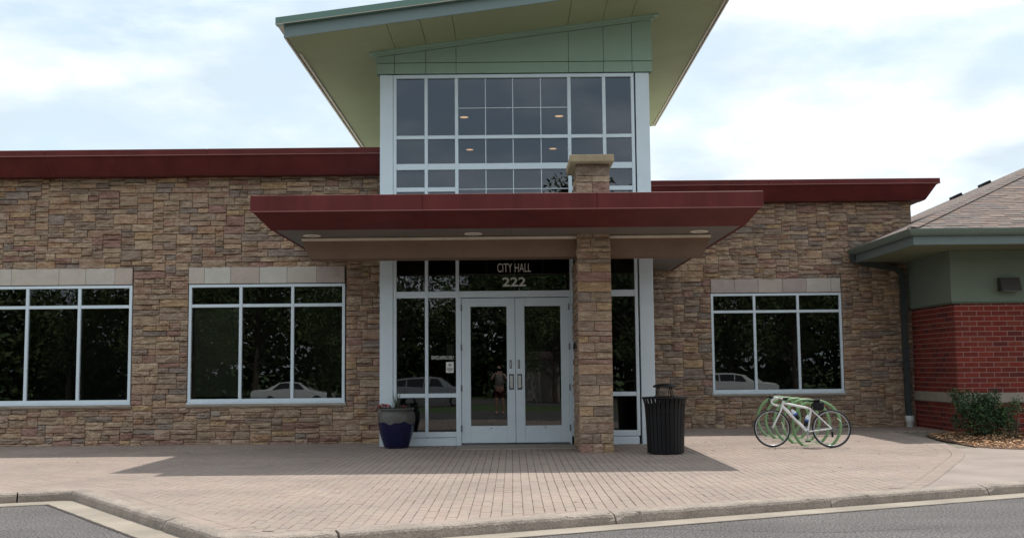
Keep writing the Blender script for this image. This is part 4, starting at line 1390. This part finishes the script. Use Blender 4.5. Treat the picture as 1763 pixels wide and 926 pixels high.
# ------------------------------------------------------------------ bicycle rack
rack = thing('bicycle_rack', 'row of light green round steel hoops bolted to the pavers under the window', 'bicycle rack', (4.86, 19.1, 0))
for k, y in enumerate((17.92, 18.55, 19.18, 19.82, 20.46)):
    R, zc = .385, .325
    a0 = math.radians(-57); cxk = 4.88
    pts = []
    for i in range(41):
        a = a0 + (2 * PI - (PI + 2 * a0) * 1.0) * i / 40 if False else None
    st_, en_ = math.radians(-52), math.radians(232)
    for i in range(45):
        a = st_ + (en_ - st_) * i / 44
        pts.append((cxk + R * math.cos(a), y, zc + R * 1.02 * math.sin(a)))
    pts = [(cxk + .20, y, .0)] + pts + [(cxk - .20, y, .0)]
    h = MB().tube(pts, .024, M['rack'], 10).build('hoop', rack)
    for s_ in (-1, 1):
        m = MB().box(cxk + s_ * .20 - .05, cxk + s_ * .20 + .05, y - .05, y + .05, .001, .010, M['rack'], .003)
        m.build('base_plate', h)
    m = MB().tube([(cxk - .2, y, .022), (cxk + .2, y, .022)], .007, M['rack'], 6).build('cross_rod', h)

# ------------------------------------------------------------------ bicycle
M['bw'] = pmat('white_bike_paint', (.72, .72, .72), 0.25, var=0.03, coat=0.4)
M['teal'] = pmat('teal_bike_paint', (.08, .32, .40), 0.3)
M['tyre'] = pmat('tyre_rubber', (.015, .015, .017), 0.8)
M['rim'] = pmat('alloy_rim', (.45, .45, .47), 0.35, metal=0.7)
M['bottle'] = pmat('bottle_plastic', (.62, .68, .74), 0.35)
M['bottle_blue'] = pmat('bottle_print', (.05, .14, .42), 0.4)
M['reflector'] = pmat('pale_reflector', (.70, .66, .55), 0.4)
fr_, rr_p = Vector((4.10, 17.72, 0)), Vector((4.98, 17.50, 0))
yaw = math.atan2(rr_p.y - fr_.y, rr_p.x - fr_.x)
bike = thing('bicycle', 'white road bicycle with black saddle bag and blue bottles leaning on green rack', 'bicycle', (4.105, 17.68, 0), yaw)
WR = .312
WB = .955
def bt(name, pts, r, mat, n=8, parent=None):
    return local(parent or bike, name, MB().tube(pts, r, mat, n))
def wheel(cx, turn, nm='wheel'):
    ct, st2 = math.cos(turn), math.sin(turn)
    def W(x, y, z): return (cx + x * ct - y * st2, x * st2 + y * ct, WR + z)
    m = MB().tube([W((WR - .012) * math.cos(t * PI / 24), 0, (WR - .012) * math.sin(t * PI / 24)) for t in range(48)], .0125, M['tyre'], 8, closed=True)
    ty = local(bike, nm, m)
    m = MB().tube([W((WR - .032) * math.cos(t * PI / 24), 0, (WR - .032) * math.sin(t * PI / 24)) for t in range(48)], .009, M['rim'], 6, closed=True)
    local(ty, 'rim', m)
    m = MB()
    for k in range(24):
        a = 2 * PI * k / 24; a2 = a + (.5 if k % 2 else -.5); s_ = .02 if k % 4 < 2 else -.02
        m.tube([W(.02 * math.cos(a2), s_, .02 * math.sin(a2)), W((WR - .036) * math.cos(a), 0, (WR - .036) * math.sin(a))], .0011, M['steel'], 3, cap=False)
    local(ty, 'spokes', m)
    local(ty, 'hub', MB().tube([W(0, -.045, 0), W(0, .045, 0)], .017, M['steel_dark'], 10))
    local(ty, 'reflector', MB().tube([W((WR * .62) * math.cos(t), -.004, WR * .62 * math.sin(t)) for t in (.65, .85, 1.05)] if cx > .5 else [W((WR * .62) * math.cos(t), -.004, WR * .62 * math.sin(t)) for t in (0.0, .3, .6)], .007, M['reflector'], 5))
wheel(0, .30); wheel(WB, 0)
HT, HB, ST, BBk, RH = (.195, 0, .765), (.165, 0, .665), (.640, 0, .635), (.572, 0, .258), (WB, 0, WR)
fm = MB()
fm.tube([HT, HB], .024, M['bw'], 10).tube([(.190, 0, .735), ST], .020, M['bw'], 10).tube([(.168, 0, .69), BBk], .027, M['bw'], 10).tube([ST, BBk], .019, M['bw'], 10)
for s_ in (-1, 1):
    fm.tube([(ST[0], .012 * s_, ST[2] - .01), (WB, .055 * s_, WR)], .011, M['bw'] if s_ < 0 else M['teal'], 8)
    fm.tube([(BBk[0], .03 * s_, BBk[2]), (WB, .055 * s_, WR)], .013, M['bw'], 8)
local(bike, 'frame', fm)
fk = MB(); ctn, stn = math.cos(.30), math.sin(.30)
for s_ in (-1, 1):
    fk.tube([(HB[0], .0, HB[2]), (HB[0] - .01 - .045*s_*stn*0, .045 * s_, HB[2] - .05), (-.045 * s_ * stn, .045 * s_ * ctn, WR)], [.016, .014, .008], M['bw'], 8)
local(bike, 'fork', fk)
sp_ = local(bike, 'seat_post', MB().tube([ST, (.662, 0, .72)], .013, M['dark'], 8))
sd = MB(); vs = []; fs = []
secs = [(.53, .018, .765, .02), (.58, .024, .77, .025), (.65, .045, .768, .03), (.72, .075, .775, .035), (.775, .07, .782, .03), (.79, .03, .78, .02)]
for (x, hw, z, t) in secs:
    for k in range(8):
        a = 2 * PI * k / 8; vs.append((x, hw * math.cos(a), z + t * .5 * math.sin(a)))
for i in range(len(secs) - 1):
    for k in range(8): fs.append((8*i+k, 8*i+(k+1) % 8, 8*i+8+(k+1) % 8, 8*i+8+k))
fs += [tuple(range(8)), tuple(reversed(range(40, 48)))]
sd.add(vs, fs, M['dark'], True)
local(bike, 'saddle', sd)
local(bike, 'saddle_bag', MB().box(.67, .85, -.06, .06, .61, .765, M['dark'], .03))
local(bike, 'rear_light', MB().box(.842, .856, -.015, .015, .67, .70, M['fl_red'], .004))
bar = MB()
stem = local(bike, 'stem', MB().tube([(.195, 0, .76), (.20, 0, .80), (.135, 0, .815)], .014, M['bw'], 8))
for s_ in (-1, 1):
    w2 = .19 * s_
    pts = [(.135, 0, .815), (.133, w2 * .6, .816), (.12, w2, .814), (.06, w2, .812), (.015, w2, .79), (.0, w2, .75), (.02, w2, .715), (.06, w2, .695), (.12, w2, .690)]
    bar.tube(pts, .0125, M['bw'], 8)
    local(bike, 'brake_hood', MB().tube([(.04, w2, .81), (-.005, w2, .825), (-.03, w2, .855)], [.016, .018, .012], M['dark'], 8))
    local(bike, 'brake_lever', MB().tube([(-.015, w2, .83), (-.045, w2, .79), (-.035, w2, .72)], .006, M['dark'], 6))
local(bike, 'handlebar', bar)
local(bike, 'cables', MB().tube([(.02, -.19, .83), (.09, -.15, .88), (.14, -.04, .82), (.15, .0, .70)], .003, M['dark'], 5).tube([(.02, .19, .83), (.06, .08, .90), (.16, -.03, .74), (.17, 0, .68)], .003, M['dark'], 5))
local(bike, 'bar_bag', MB().box(.19, .27, -.04, .04, .775, .825, M['dark'], .012))
def bottle(p0, p1):
    p0 = Vector(p0); p1 = Vector(p1); q = lambda t: tuple(p0.lerp(p1, t))
    b = local(bike, 'bottle', MB().tube([q(0), q(.06), q(.72), q(.82), q(.86), q(1)], [.028, .034, .034, .026, .018, .014], M['bottle'], 12))
    local(b, 'bottle_band', MB().tube([q(.28), q(.55)], .0348, M['bottle_blue'], 12))
    local(b, 'bottle_cage', MB().tube([q(-.03), q(.4)], .037, M['dark'], 8, cap=False))
bottle((.43, -.0, .475), (.32, -.0, .625)); bottle((.548, 0, .36), (.590, 0, .545))
cr_ = MB().tube([(BBk[0], -.05, BBk[2] + .0), (BBk[0], .05, BBk[2])], .02, M['steel_dark'], 10)
cr_.tube([(BBk[0] + .085 * math.cos(t * PI / 14), .045, BBk[2] + .085 * math.sin(t * PI / 14)) for t in range(28)], .005, M['steel'], 5, closed=True)
cr_.tube([(BBk[0] + .06 * math.cos(t * PI / 14), .045, BBk[2] + .06 * math.sin(t * PI / 14)) for t in range(28)], .004, M['steel'], 5, closed=True)
crk = local(bike, 'crankset', cr_)
for (s_, e_) in ((-1, Vector((.0, 0, -.155))), (1, Vector((.0, 0, .155)))):
    p0 = Vector((BBk[0], .055 * s_, BBk[2])); p1 = p0 + e_ + Vector((0, .01 * s_, 0))
    local(crk, 'crank_arm', MB().tube([p0, p1], [.012, .009], M['steel'], 6))
    local(crk, 'pedal', MB().box(p1.x - .045, p1.x + .045, min(p1.y, p1.y + .08 * s_), max(p1.y, p1.y + .08 * s_), p1.z - .009, p1.z + .009, M['dark'], .004))
ch = MB().tube([(BBk[0], .045, BBk[2] + .085), (WB, .045, WR + .035), (WB + .035, .045, WR), (WB, .045, WR - .035), (WB + .01, .045, WR - .12), (BBk[0], .045, BBk[2] - .085)], .0035, M['dark'], 4)
local(bike, 'chain', ch)
local(bike, 'cassette', MB().tube([(WB, .03, WR), (WB, .055, WR)], [.04, .025], M['steel_dark'], 14))
local(bike, 'derailleur', MB().box(WB - .005, WB + .03, .05, .065, WR - .14, WR - .04, M['dark'], .005))
bike.scale = (.95, .95, .95)
bike.rotation_euler = (math.radians(-3.5), 0, yaw)   # leaning on the hoop behind it

# ------------------------------------------------------------------ shrubs
def shrub(c, R, n, seed, label, light=False, stems=7):
    t = thing('shrub', label, 'shrub', (c[0], c[1], 0), 0, 'shrubs against the brick wing')
    rr = random.Random(seed)
    m = MB(); st_m = MB()
    for k in range(stems):
        a = rr.uniform(0, 2 * PI); q = rr.uniform(.3, .95)
        tip = Vector((c[0] + math.cos(a) * R[0] * q, c[1] + math.sin(a) * R[1] * q, c[2] + R[2] * rr.uniform(.1, 1.35)))
        base = Vector((c[0] + rr.uniform(-.1, .1), c[1] + rr.uniform(-.1, .1), 0))
        mid = base.lerp(tip, .5) + Vector((rr.uniform(-.05, .05), rr.uniform(-.05, .05), .06))
        st_m.tube([base, mid, tip], [.012, .008, .004], M['twig'], 4)
        for w_ in range(3):
            cc = mid.lerp(tip, rr.uniform(.2, 1.05))
            leafset(m, cc, (.13, .12, .13), n // (stems * 3), .024, [M['leaf'], M['leaf'], M['leaf2']] if light else [M['leaf']] * 5 + [M['leaf2']], rr.random())
    leafset(m, (c[0], c[1], c[2] * .75), (R[0] * .85, R[1] * .8, R[2] * .72), n // 3, .026, [M['leaf']] * 6 + [M['leaf2']], rr.random())
    m.build('foliage', t); st_m.build('stem', t)
shrub((8.32, 19.75, .34), (.66, .45, .34), 7600, 21, 'wide dark green leafy shrub at the corner of the red brick wall', stems=26)
shrub((8.60, 19.25, .26), (.15, .12, .30), 420, 22, 'light green upright sprig shrub in front of the wide dark shrub', True, 5)
shrub((9.50, 19.8, .34), (.40, .36, .36), 2200, 23, 'leafy green shrub cut by the right edge of the photo', True, 9)

# ------------------------------------------------------------------ across the street (seen in the glass): trees, cars, shed, photographer
def tree_mesh(seed, H, R, n):
    rr = random.Random(seed)
    tm = MB()
    pts = [(0, 0, 0), (rr.uniform(-.15, .15), 0, H * .2), (rr.uniform(-.3, .3), rr.uniform(-.2, .2), H * .45), (rr.uniform(-.4, .4), 0, H * .8)]
    tm.tube(pts, [.28, .2, .15, .04], M['bark'], 8)
    lm = MB()
    for k in range(34):
        a = rr.uniform(0, 2 * PI); h = rr.uniform(.22, .97); rad = R * math.sin(PI * min(1, (h - .12) * 1.05)) * rr.uniform(.35, 1)
        c = Vector((math.cos(a) * rad, math.sin(a) * rad, H * h))
        tm.tube([(pts[2][0], pts[2][1], min(H * .55, c.z * .6)), tuple(c)], [.07, .015], M['bark'], 4)
        leafset(lm, c, (R * .34, R * .34, R * .26), n // 34, .19, [M['leaf_tree']], rr.random())
    return tm, lm
protos = []
rr = random.Random(77)
spots = []
xx = -34
while xx < 36:
    spots.append((xx + rr.uniform(-1, 1), -44 + rr.uniform(-4, 4), rr.uniform(.85, 1.12))); xx += rr.uniform(4.2, 5.8)
spots += [(-9.5, -17, .5), (-22, -36, .8), (14, -38, .95), (21, -37, .9), (1.0, -40.5, .8), (8.5, -38, .85), (5.6, -45, 1.38), (8.4, -46, 1.33), (11.2, -46, 1.25), (2.6, -31, .62)]
for i, (x, y, s_) in enumerate(spots):
    lab = 'leafy green tree in the row beyond the car park, mirrored in the glass'
    if i < 2:
        tm, lm = tree_mesh(50 + i, 12.0, 4.0, 3400)
        t = thing('tree', lab, 'tree', (0, 0, 0), 0, 'trees beyond the car park')
        a = local(t, 'trunk', tm); b = local(t, 'crown', lm)
        protos.append((t, a, b))
    else:
        t0, a0_, b0_ = protos[i % 2]
        t = t0.copy(); COL.objects.link(t)
        for src in (a0_, b0_):
            q = src.copy(); COL.objects.link(q); q.parent = t
    t.matrix_basis = Matrix.Translation((x, y, gz(y) - .05)) @ Matrix.Rotation(rr.uniform(0, 6), 4, 'Z') @ Matrix.Scale(s_, 4)

wm = MB(); wr = random.Random(9)
for i in range(1500):
    x = wr.uniform(-58, 58); y = wr.uniform(-56, -48)
    top = 9.5 + 2.0 * math.sin(x * .23) + 1.6 * math.sin(x * .61 + 2) + (2.5 if x > 6 else 0)
    z = gz(y) + wr.uniform(.0, 1) * top
    leafset(wm, (x, y, z), (2.1, 1.3, 1.3), 48, .42, [M['leaf_tree']], wr.random())
wm.build('woodland', None, 'stuff')
M['car_white'] = pmat('white_car_paint', (.86, .86, .85), 0.2, coat=0.5)
M['car_silver'] = pmat('silver_car_paint', (.38, .39, .40), 0.25, metal=0.4, coat=0.5)
M['car_glass'] = pmat('car_glass', (.02, .025, .028), 0.08)
def car(label, loc, rz, prof, mat, wid=1.78, wheels=(.85, 3.55), gls=()):
    t = thing('parked_car', label, 'car', loc, rz, 'cars parked across the street')
    n = len(prof); m = MB(); vs = []; fs = []
    cols = [(-wid/2 * .97, 0), (-wid/2, .0), (-wid/2 * .8, 1), (wid/2 * .8, 1), (wid/2, 0), (wid/2*.97, 0)]
    # stations: (x, z_bottom, z_belt, z_top)
    for (x, zb, zl, zt) in prof:
        k = .80 if zt > zl + .05 else .93
        vs += [(x, -wid/2 * .95, zb), (x, -wid/2, (zb + zl) / 2), (x, -wid/2 * .96, zl), (x, -wid/2 * k, zt), (x, 0, zt + .02), (x, wid/2 * k, zt), (x, wid/2 * .96, zl), (x, wid/2, (zb + zl)/2), (x, wid/2 * .95, zb)]
    for i in range(n - 1):
        for k in range(8): fs.append((9*i+k, 9*i+9+k, 9*i+9+k+1, 9*i+k+1))
        fs.append((9*i+8, 9*i+17, 9*i+9, 9*i))
    fs += [tuple(range(8, -1, -1)), tuple(9*(n-1)+k for k in range(9))]
    m.add(vs, fs, mat, False); local(t, 'body', m)
    for (pts, s_) in gls:
        for s2 in ((-1, 1) if s_ == 'side' else (0,)):
            g = MB()
            if s_ == 'side':
                def off(x, z, s3=s2):
                    zl_, zt_ = pts['zl'], pts['zt']; f = (z - zl_) / (zt_ - zl_)
                    return (x, s3 * (wid/2 * (.96 - .16 * f) + .012), z)
                for quad in pts['q']:
                    v4 = [off(x, z) for x, z in quad]
                    g.add(v4, [(0,1,2,3) if s2 < 0 else (3,2,1,0)], M['car_glass'])
                local(t, 'side_window', g)
            else:
                (xa, za), (xb, zb_) = pts
                g.add([(xa, -wid/2*.84, za), (xa, wid/2*.84, za), (xb, wid/2*.70, zb_), (xb, -wid/2*.70, zb_)], [(0,1,2,3)], M['car_glass'])
                local(t, 'windscreen', g)
    for wx_ in wheels:
        for s_ in (-1, 1):
            yc = s_ * (wid/2 - .10)
            m = MB().tube([(wx_, yc - .1, .32), (wx_, yc + .115 * (1), .32)], .325, M['tyre'], 20)
            wo = local(t, 'wheel', m)
            local(wo, 'rim', MB().tube([(wx_, yc + s_ * .09, .32), (wx_, yc + s_ * .125, .32)], .2, M['rim'], 14))
    for s_ in (-.55, .55):
        local(t, 'headlight', MB().box(-.01 + prof[0][0] - .02, prof[0][0] + .04, s_ - .17, s_ + .17, prof[0][2] - .2, prof[0][2] - .06, M['rim'], .01))
    return t
sedan = [(0, .35, .62, .64), (.25, .25, .74, .78), (1.25, .2, .90, .93), (1.9, .2, .95, 1.36), (2.5, .2, .97, 1.42), (3.1, .2, .97, 1.38), (3.85, .2, .98, 1.02), (4.5, .25, .94, .97), (4.7, .35, .8, .82)]
sgl = [({'zl': .95, 'zt': 1.38, 'q': [[(1.62, .97), (2.42, .99), (2.38, 1.36), (1.95, 1.32)], [(2.47, .99), (3.45, 1.0), (3.05, 1.34), (2.45, 1.36)]]}, 'side'), (((1.28, .955), (1.86, 1.37)), 'f'), (((3.78, 1.05), (3.15, 1.395)), 'f')]
suv = [(0, .4, .85, .87), (.2, .28, .95, 1.0), (1.0, .25, 1.05, 1.12), (1.65, .25, 1.08, 1.58), (2.4, .25, 1.1, 1.67), (3.5, .25, 1.12, 1.65), (4.15, .25, 1.12, 1.55), (4.5, .28, 1.1, 1.2), (4.6, .4, .9, .92)]
ugl = [({'zl': 1.08, 'zt': 1.62, 'q': [[(1.5, 1.1), (2.35, 1.12), (2.3, 1.58), (1.85, 1.52)], [(2.4, 1.12), (3.3, 1.14), (3.3, 1.58), (2.36, 1.58)], [(3.36, 1.14), (4.15, 1.18), (3.95, 1.5), (3.36, 1.57)]]}, 'side'), (((1.05, 1.14), (1.6, 1.575)), 'f'), (((4.48, 1.24), (4.2, 1.55)), 'f')]
# mirror in wall Y: virtual y = 2Y - y
car('white sedan parked across the street, mirrored in the second window', (-11.0, -27.2, -.80), PI, sedan, M['car_white'], gls=sgl)
car('white hatchback parked across the street, mirrored in the right window', (17.3, -27.4, -.80), PI, suv, M['car_white'], gls=ugl)
car('silver hatchback parked across the street, mirrored beside the doors', (-2.6, -26.8, -.80), PI, suv, M['car_silver'], gls=ugl)
car('silver sedan parked beyond the white hatchback, mirrored in the right window', (15.6, -31.5, -.80), PI, sedan, M['car_silver'], gls=sgl)
for o in [o for o in COL.objects if o.name.startswith('parked_car')]:
    pass

# pale garden shed beyond the road (reflected in the right door)
shed = thing('garage', 'small pale garage beyond the car park, mirrored in the right door', 'garage', (2.2, -34, -.8))
M['siding'] = pmat('pale_siding', (.36, .33, .27), 0.8, var=0.05)
B('wall', shed, .8, 3.0, -37, -34, -.85, 1.9, M['siding'])
B('garage_door', shed, 1.8, 2.8, -33.99, -33.96, -.8, 1.1, M['band'], .01)
MB().add([(.6, -33.8, 1.9), (3.2, -33.8, 1.9), (3.2, -35.5, 2.5), (.6, -35.5, 2.5), (3.2, -37.2, 1.9), (.6, -37.2, 1.9)], [(0,1,2,3), (3,2,4,5), (0,3,5), (1,4,2)], M['shingle_edge']).build('roof', shed)

# photographer (only mirrored in the left door)
person = thing('person', 'person in pale shirt and dark shorts photographing the entrance, mirrored in left door', 'person', (-.46, -.32, gz(0)))
M['skin'] = pmat('skin', (.48, .28, .20), 0.6)
M['shirt'] = pmat('pale_shirt', (.30, .28, .24), 0.85)
M['shorts'] = pmat('maroon_shorts', (.12, .035, .035), 0.85)
M['hair'] = pmat('brown_hair', (.05, .03, .02), 0.8)
def skinned(name, verts, edges, rad, mat, parent, cut=None):
    bm = bmesh.new(); ly = bm.verts.layers.skin.verify()
    bv = [bm.verts.new(v) for v in verts]
    for a, b in edges: bm.edges.new((bv[a], bv[b]))
    for i, (v, r_) in enumerate(zip(bv, rad)):
        v[ly].radius = r_ if isinstance(r_, tuple) else (r_, r_); v[ly].use_root = (i == 0)
    me = bpy.data.meshes.new(name); bm.to_mesh(me); bm.free()
    o = bpy.data.objects.new(name, me); COL.objects.link(o); me.materials.append(mat); o.parent = parent
    md = o.modifiers.new('skin', 'SKIN'); md.use_smooth_shade = True
    sb = o.modifiers.new('sub', 'SUBSURF'); sb.levels = 1; sb.render_levels = 1
    return o
V = [(0, 0, .92), (0, .01, 1.10), (0, .0, 1.30), (0, .0, 1.42), (0, .02, 1.50), (0, .03, 1.60), (0, .02, 1.68),
     (-.17, 0, 1.38), (-.27, .12, 1.20), (-.10, .27, 1.46), (.17, 0, 1.38), (.27, .12, 1.20), (.10, .27, 1.46),
     (-.10, 0, .84), (-.11, .02, .47), (-.12, -.02, .09), (-.13, .12, .03), (.10, 0, .84), (.11, .02, .47), (.12, -.02, .09), (.13, .12, .03)]
Eg = [(0,1),(1,2),(2,3),(3,4),(4,5),(5,6),(3,7),(7,8),(8,9),(3,10),(10,11),(11,12),(0,13),(13,14),(14,15),(15,16),(0,17),(17,18),(18,19),(19,20)]
Rd = [(.15,.11),(.13,.10),(.15,.11),(.09,.08),.055,(.075,.09),(.07,.085),.06,.042,.03,.06,.042,.03,.088,.06,.04,.035,.088,.06,.04,.035]
skinned('body', V, Eg, Rd, M['skin'], person)
skinned('shirt', [(0, 0, .95), (0, .01, 1.10), (0, 0, 1.30), (0, 0, 1.40), (-.17, 0, 1.38), (-.25, .09, 1.24), (.17, 0, 1.38), (.25, .09, 1.24)], [(0,1),(1,2),(2,3),(3,4),(4,5),(3,6),(6,7)],
        [(.17,.13),(.15,.12),(.17,.13),(.10,.09),.075,.055,.075,.055], M['shirt'], person)
skinned('shorts', [(0, 0, .93), (-.10, 0, .82), (-.11, .01, .55), (.10, 0, .82), (.11, .01, .55)], [(0,1),(1,2),(0,3),(3,4)], [(.17,.13),.11,.09,.11,.09], M['shorts'], person)
skinned('hair', [(0, -.01, 1.62), (0, 0, 1.71)], [(0,1)], [(.085,.10),(.08,.095)], M['hair'], person)
camd = thing('hand_camera', 'black hand-held camera raised to the face of the person, mirrored in left door', 'camera', (-.46, -.02, gz(0) + 1.56))
local(camd, 'camera_body', MB().box(-.07, .07, -.03, .03, -.045, .045, M['black'], .01))
local(camd, 'lens', MB().tube([(0, .03, 0), (0, .12, 0)], .035, M['black'], 16))
